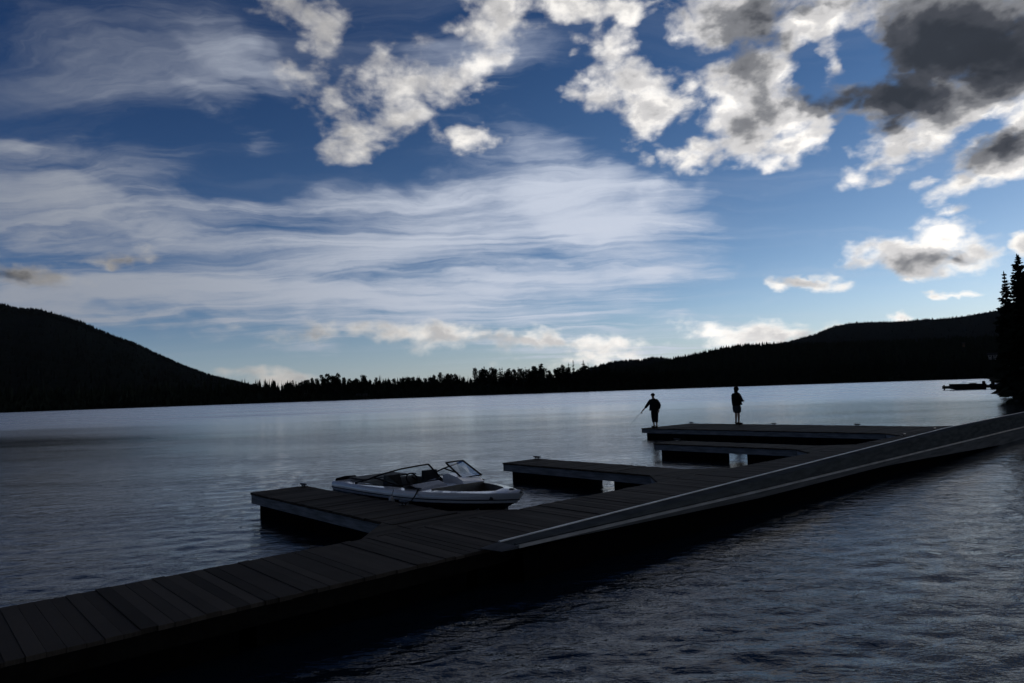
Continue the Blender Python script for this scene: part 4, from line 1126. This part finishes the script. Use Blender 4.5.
def person(label, loc, rz, h, J, hair_or_cap, jacket_mat, lower, group):
    """J: joints in metres for a 1.75 m figure facing +x, y to its left"""
    root = thing('person', label, 'person', loc, rz, group)
    s = h / 1.75
    J = {k_: tuple(c_ * s for c_ in p) for k_, p in J.items()}
    V_, E_, R_ = [], [], []
    def add(p, r_, prev=None):
        V_.append(p); R_.append(tuple(q * s for q in r_) if isinstance(r_, tuple) else r_ * s)
        if prev is not None: E_.append((prev, len(V_) - 1))
        return len(V_) - 1
    pel = add(J['pelvis'], (0.15, 0.11)); wa = add(J['waist'], (0.135, 0.10), pel); chs = add(J['chest'], (0.155, 0.11), wa); nb = add(J['neck'], 0.058, chs); hb = add(J['jaw'], 0.062, nb)
    hc = add(J['head'], (0.085, 0.100), hb); ht = add(J['crown'], (0.062, 0.07), hc)
    nose = add(tuple(np.array(J['head']) + np.array(J['face']) * 0.118 + np.array((0, 0, -0.02 * s))), 0.016, hc)
    for sd in ('l', 'r'):
        sh = add(J['sh_' + sd], 0.062, chs); el_ = add(J['el_' + sd], 0.044, sh); wr = add(J['wr_' + sd], 0.030, el_)
        pm = add(J['palm_' + sd], (0.036, 0.022), wr)
        d = np.array(J['palm_' + sd]) - np.array(J['wr_' + sd]); d = d / np.linalg.norm(d)
        sdv = np.cross(d, np.array(J['face'])); sdv = sdv / (np.linalg.norm(sdv) + 1e-6)
        inw = np.cross(sdv, d)
        for fi in range(4):
            o_ = (fi - 1.5) * 0.020 * s; ln = (0.062, 0.074, 0.070, 0.055)[fi] * s
            a0 = np.array(J['palm_' + sd]) + d * 0.03 * s + sdv * o_
            f0 = add(tuple(a0), 0.010, pm); f1 = add(tuple(a0 + d * ln * 0.6 + inw * 0.012 * s), 0.009, f0); add(tuple(a0 + d * ln * 0.85 + inw * 0.045 * s), 0.008, f1)
        a0 = np.array(J['palm_' + sd]) - d * 0.012 * s + sdv * 0.034 * s
        f0 = add(tuple(a0), 0.011, pm); add(tuple(a0 + (d * 0.7 + sdv * 0.4 + inw * 0.5) * 0.05 * s), 0.009, f0)
        hp = add(J['hip_' + sd], 0.088, pel); kn = add(J['kn_' + sd], 0.058, hp); cf = add(lerp(J['kn_' + sd], J['an_' + sd], 0.3), 0.056, kn); an = add(J['an_' + sd], 0.037, cf)
        add(J['toe_' + sd], (0.040, 0.028), an)
    skin_mesh('body', V_, E_, R_, M['skin'], root)
    # jacket
    body_add = add
    def add(p, r_, prev=None, fat=1.28):
        return body_add(p, tuple(q * fat for q in r_) if isinstance(r_, tuple) else r_ * fat, prev)
    V_.clear(); E_.clear(); R_.clear()
    lo = lerp(J['pelvis'], J['waist'], -0.55 if lower == 'shorts' else -0.30)
    a = add(lo, (0.185, 0.145)); b_ = add(J['waist'], (0.172, 0.135), a); c_ = add(J['chest'], (0.185, 0.14), b_); n_ = add(lerp(J['chest'], J['neck'], 0.80), 0.095, c_); add(lerp(J['neck'], J['jaw'], 0.35), 0.078, n_)
    for sd in ('l', 'r'):
        s0 = add(J['sh_' + sd], 0.086, c_); s1 = add(J['el_' + sd], 0.066, s0); add(lerp(J['el_' + sd], J['wr_' + sd], 0.92), 0.050, s1)
    skin_mesh('jacket', V_, E_, R_, jacket_mat, root, 1, 2)
    V_.clear(); E_.clear(); R_.clear()
    p0_ = add(lerp(J['pelvis'], J['waist'], 0.35), (0.160, 0.120)); p_ = add(J['pelvis'], (0.168, 0.128), p0_)
    for sd in ('l', 'r'):
        if lower == 'shorts':
            h0 = add(J['hip_' + sd], 0.112, p_); add(lerp(J['hip_' + sd], J['kn_' + sd], 0.97), 0.108, h0)
        else:
            h0 = add(J['hip_' + sd], 0.104, p_); k0 = add(J['kn_' + sd], 0.080, h0); add(lerp(J['kn_' + sd], J['an_' + sd], 0.62), 0.064, k0)
    skin_mesh('shorts' if lower == 'shorts' else 'trousers', V_, E_, R_, M['short_grey'] if lower == 'shorts' else M['trouser'], root, 1)
    for sd in ('l', 'r'):
        V_.clear(); E_.clear(); R_.clear()
        an = np.array(J['an_' + sd]); toe = np.array(J['toe_' + sd]); hd = toe - an; hd[2] = 0; hd = hd / np.linalg.norm(hd)
        a = add(tuple(an + np.array((0, 0, 0.01)) * s), 0.046); hl = add(tuple(np.array((an[0], an[1], 0.045 * s)) - hd * 0.05 * s), (0.042, 0.040), a); md = add(tuple(np.array((an[0], an[1], 0.042 * s)) + hd * 0.09 * s), (0.048, 0.040), hl); add(tuple(np.array((an[0], an[1], 0.038 * s)) + hd * 0.20 * s), (0.044, 0.034), md)
        skin_mesh('shoe', V_, E_, R_, M['shoe'], root, 1)
    hd_ = np.array(J['head']); fc = np.array(J['face'])
    # eyes and ears as shallow shapes of the face
    m_ = MB(); side = np.cross((0, 0, 1), fc)
    for sg in (-1, 1): m_.ball(tuple(hd_ + fc * 0.088 * s + side * sg * 0.032 * s + np.array((0, 0, 0.012 * s))), 0.013 * s, 8)
    m_.build('eyes', M['hair'], root, smooth=True)
    m_ = MB()
    if hair_or_cap == 'cap':
        m_.ball(tuple(hd_ + np.array((0, 0, 0.055 * s)) - fc * 0.008 * s), (0.108 * s, 0.108 * s, 0.088 * s), 14)
        br = [tuple(hd_ + fc * x_ * s + side * y_ * s + np.array((0, 0, z_ * s))) for x_, y_, z_ in ((0.07, -0.08, 0.055), (0.16, -0.055, 0.04), (0.175, 0, 0.042), (0.16, 0.055, 0.04), (0.07, 0.08, 0.055))]
        m_.add(br + [(x_, y_, z_ + 0.008) for x_, y_, z_ in br], [(4, 3, 2, 1, 0), (5, 6, 7, 8, 9)] + [(i, (i + 1) % 5, 5 + (i + 1) % 5, 5 + i) for i in range(5)])
        m_.build('cap', jacket_mat, root, smooth=False)
    else:
        m_.ball(tuple(hd_ - fc * 0.030 * s + np.array((0, 0, 0.025 * s))), (0.118 * s, 0.118 * s, 0.130 * s), 14)
        m_.ball(tuple(hd_ - fc * 0.065 * s + np.array((0, 0, -0.075 * s))), (0.085 * s, 0.085 * s, 0.10 * s), 12)
        m_.build('hair', M['hair'], root, smooth=True)
    return root, s

GP = 'anglers on the end platform'
f = (1.0, 0.0, 0.0)
# angler 1: facing picture left, right arm reaching down and forward with the rod
J1 = dict(pelvis=(-0.03, 0, 0.93), waist=(-0.02, 0, 1.08), chest=(0.02, 0, 1.26), neck=(0.05, 0, 1.48), jaw=(0.075, 0, 1.55), head=(0.085, 0, 1.63), crown=(0.075, 0, 1.715), face=f,
          sh_r=(0.04, -0.19, 1.375), el_r=(0.10, -0.32, 1.17), wr_r=(0.24, -0.42, 0.99), palm_r=(0.29, -0.46, 0.93),
          sh_l=(0.0, 0.19, 1.375), el_l=(-0.04, 0.29, 1.15), wr_l=(0.04, 0.28, 0.92), palm_l=(0.06, 0.275, 0.84),
          hip_l=(-0.02, 0.10, 0.90), kn_l=(0.02, 0.10, 0.50), an_l=(-0.02, 0.09, 0.085), toe_l=(0.13, 0.10, 0.04),
          hip_r=(-0.04, -0.10, 0.90), kn_r=(-0.04, -0.10, 0.50), an_r=(-0.10, -0.10, 0.085), toe_r=(0.04, -0.12, 0.04))
L1 = UV(27.62, 20.28, DECK + 0.003)
p1, s1 = person('angler in a dark jacket and trousers leaning forward with a lowered arm holding a rod', L1, R(232), 1.66, J1, 'cap', M['jacket_navy'], 'trousers', GP)
J2 = dict(pelvis=(-0.02, 0, 0.95), waist=(-0.03, 0, 1.10), chest=(-0.02, 0, 1.27), neck=(0.02, 0, 1.49), jaw=(0.05, 0, 1.555), head=(0.06, 0, 1.635), crown=(0.05, 0, 1.72), face=f,
          sh_l=(0.0, 0.19, 1.385), el_l=(0.06, 0.26, 1.14), wr_l=(0.28, 0.14, 1.14), palm_l=(0.36, 0.10, 1.15),
          sh_r=(0.0, -0.19, 1.385), el_r=(0.04, -0.27, 1.14), wr_r=(0.26, -0.12, 1.09), palm_r=(0.34, -0.07, 1.09),
          hip_l=(-0.01, 0.10, 0.92), kn_l=(0.04, 0.11, 0.50), an_l=(0.0, 0.11, 0.085), toe_l=(0.14, 0.13, 0.04),
          hip_r=(-0.02, -0.10, 0.92), kn_r=(-0.01, -0.11, 0.50), an_r=(-0.04, -0.12, 0.085), toe_r=(0.10, -0.14, 0.04))
L2 = UV(30.84, 17.70, DECK + 0.003)
p2, s2 = person('angler with dark hair in a loose black jacket and grey shorts, standing upright farther right', L2, R(25), 1.84, J2, 'hair', M['jacket_black'], 'shorts', GP)

def fishing_rod(label, hand, direction, length):
    root = thing('fishing_rod', label, 'fishing rod', hand, 0, 'fishing rods')
    d = Vector(direction).normalized()
    m_ = MB(); m_.tube([tuple(d * -0.30), tuple(d * 0.22)], 0.014, 8); m_.build('handle', M['cork'], root)
    m_ = MB(); m_.tube([tuple(d * (0.22 + (length - 0.22) * t_) + Vector((0, 0, -0.12 * t_ * t_))) for t_ in np.linspace(0, 1, 8)], [0.0055 - 0.0004 * i for i in range(8)], 6); m_.build('blank', M['carbon'], root)
    m_ = MB(); c_ = d * 0.10 + Vector((0, 0, -0.075)); m_.tube([tuple(d * 0.10), tuple(c_)], 0.008, 6); m_.ball(tuple(c_), (0.035, 0.035, 0.035), 8); m_.build('reel', M['iron'], root)
fishing_rod('thin fishing rod pointing down to the water from the leaning angler', p1.matrix_basis @ (Vector(J1['palm_r']) * s1 + Vector((0.03, 0, -0.02))), (-0.85, -0.25, -0.75), 1.7)
fishing_rod('fishing rod held out over the far edge by the angler in shorts', p2.matrix_basis @ (Vector(J2['palm_l']) * s2 + Vector((0.03, -0.02, 0))), (0.45, 0.85, 0.10), 1.6)

# ------------------------------------------------------------------ air over the lake
m_ = MB(); m_.box((-9500, -600, -4), (9500, 10400, 900))
hm = bpy.data.materials.new('lake_air'); hm.use_nodes = True
k = Nodes(hm.node_tree)
o = k.n('ShaderNodeOutputMaterial')
pv = k.n('ShaderNodeVolumePrincipled', ins={'Color': (0.80, 0.90, 1.0, 1), 'Density': AIR, 'Anisotropy': 0.2})
k.t.links.new(pv.outputs[0], o.inputs['Volume'])
tag(m_.build('haze', hm), 'thin blue air over the lake', kind='stuff')
scene.cycles.volume_bounces = 0
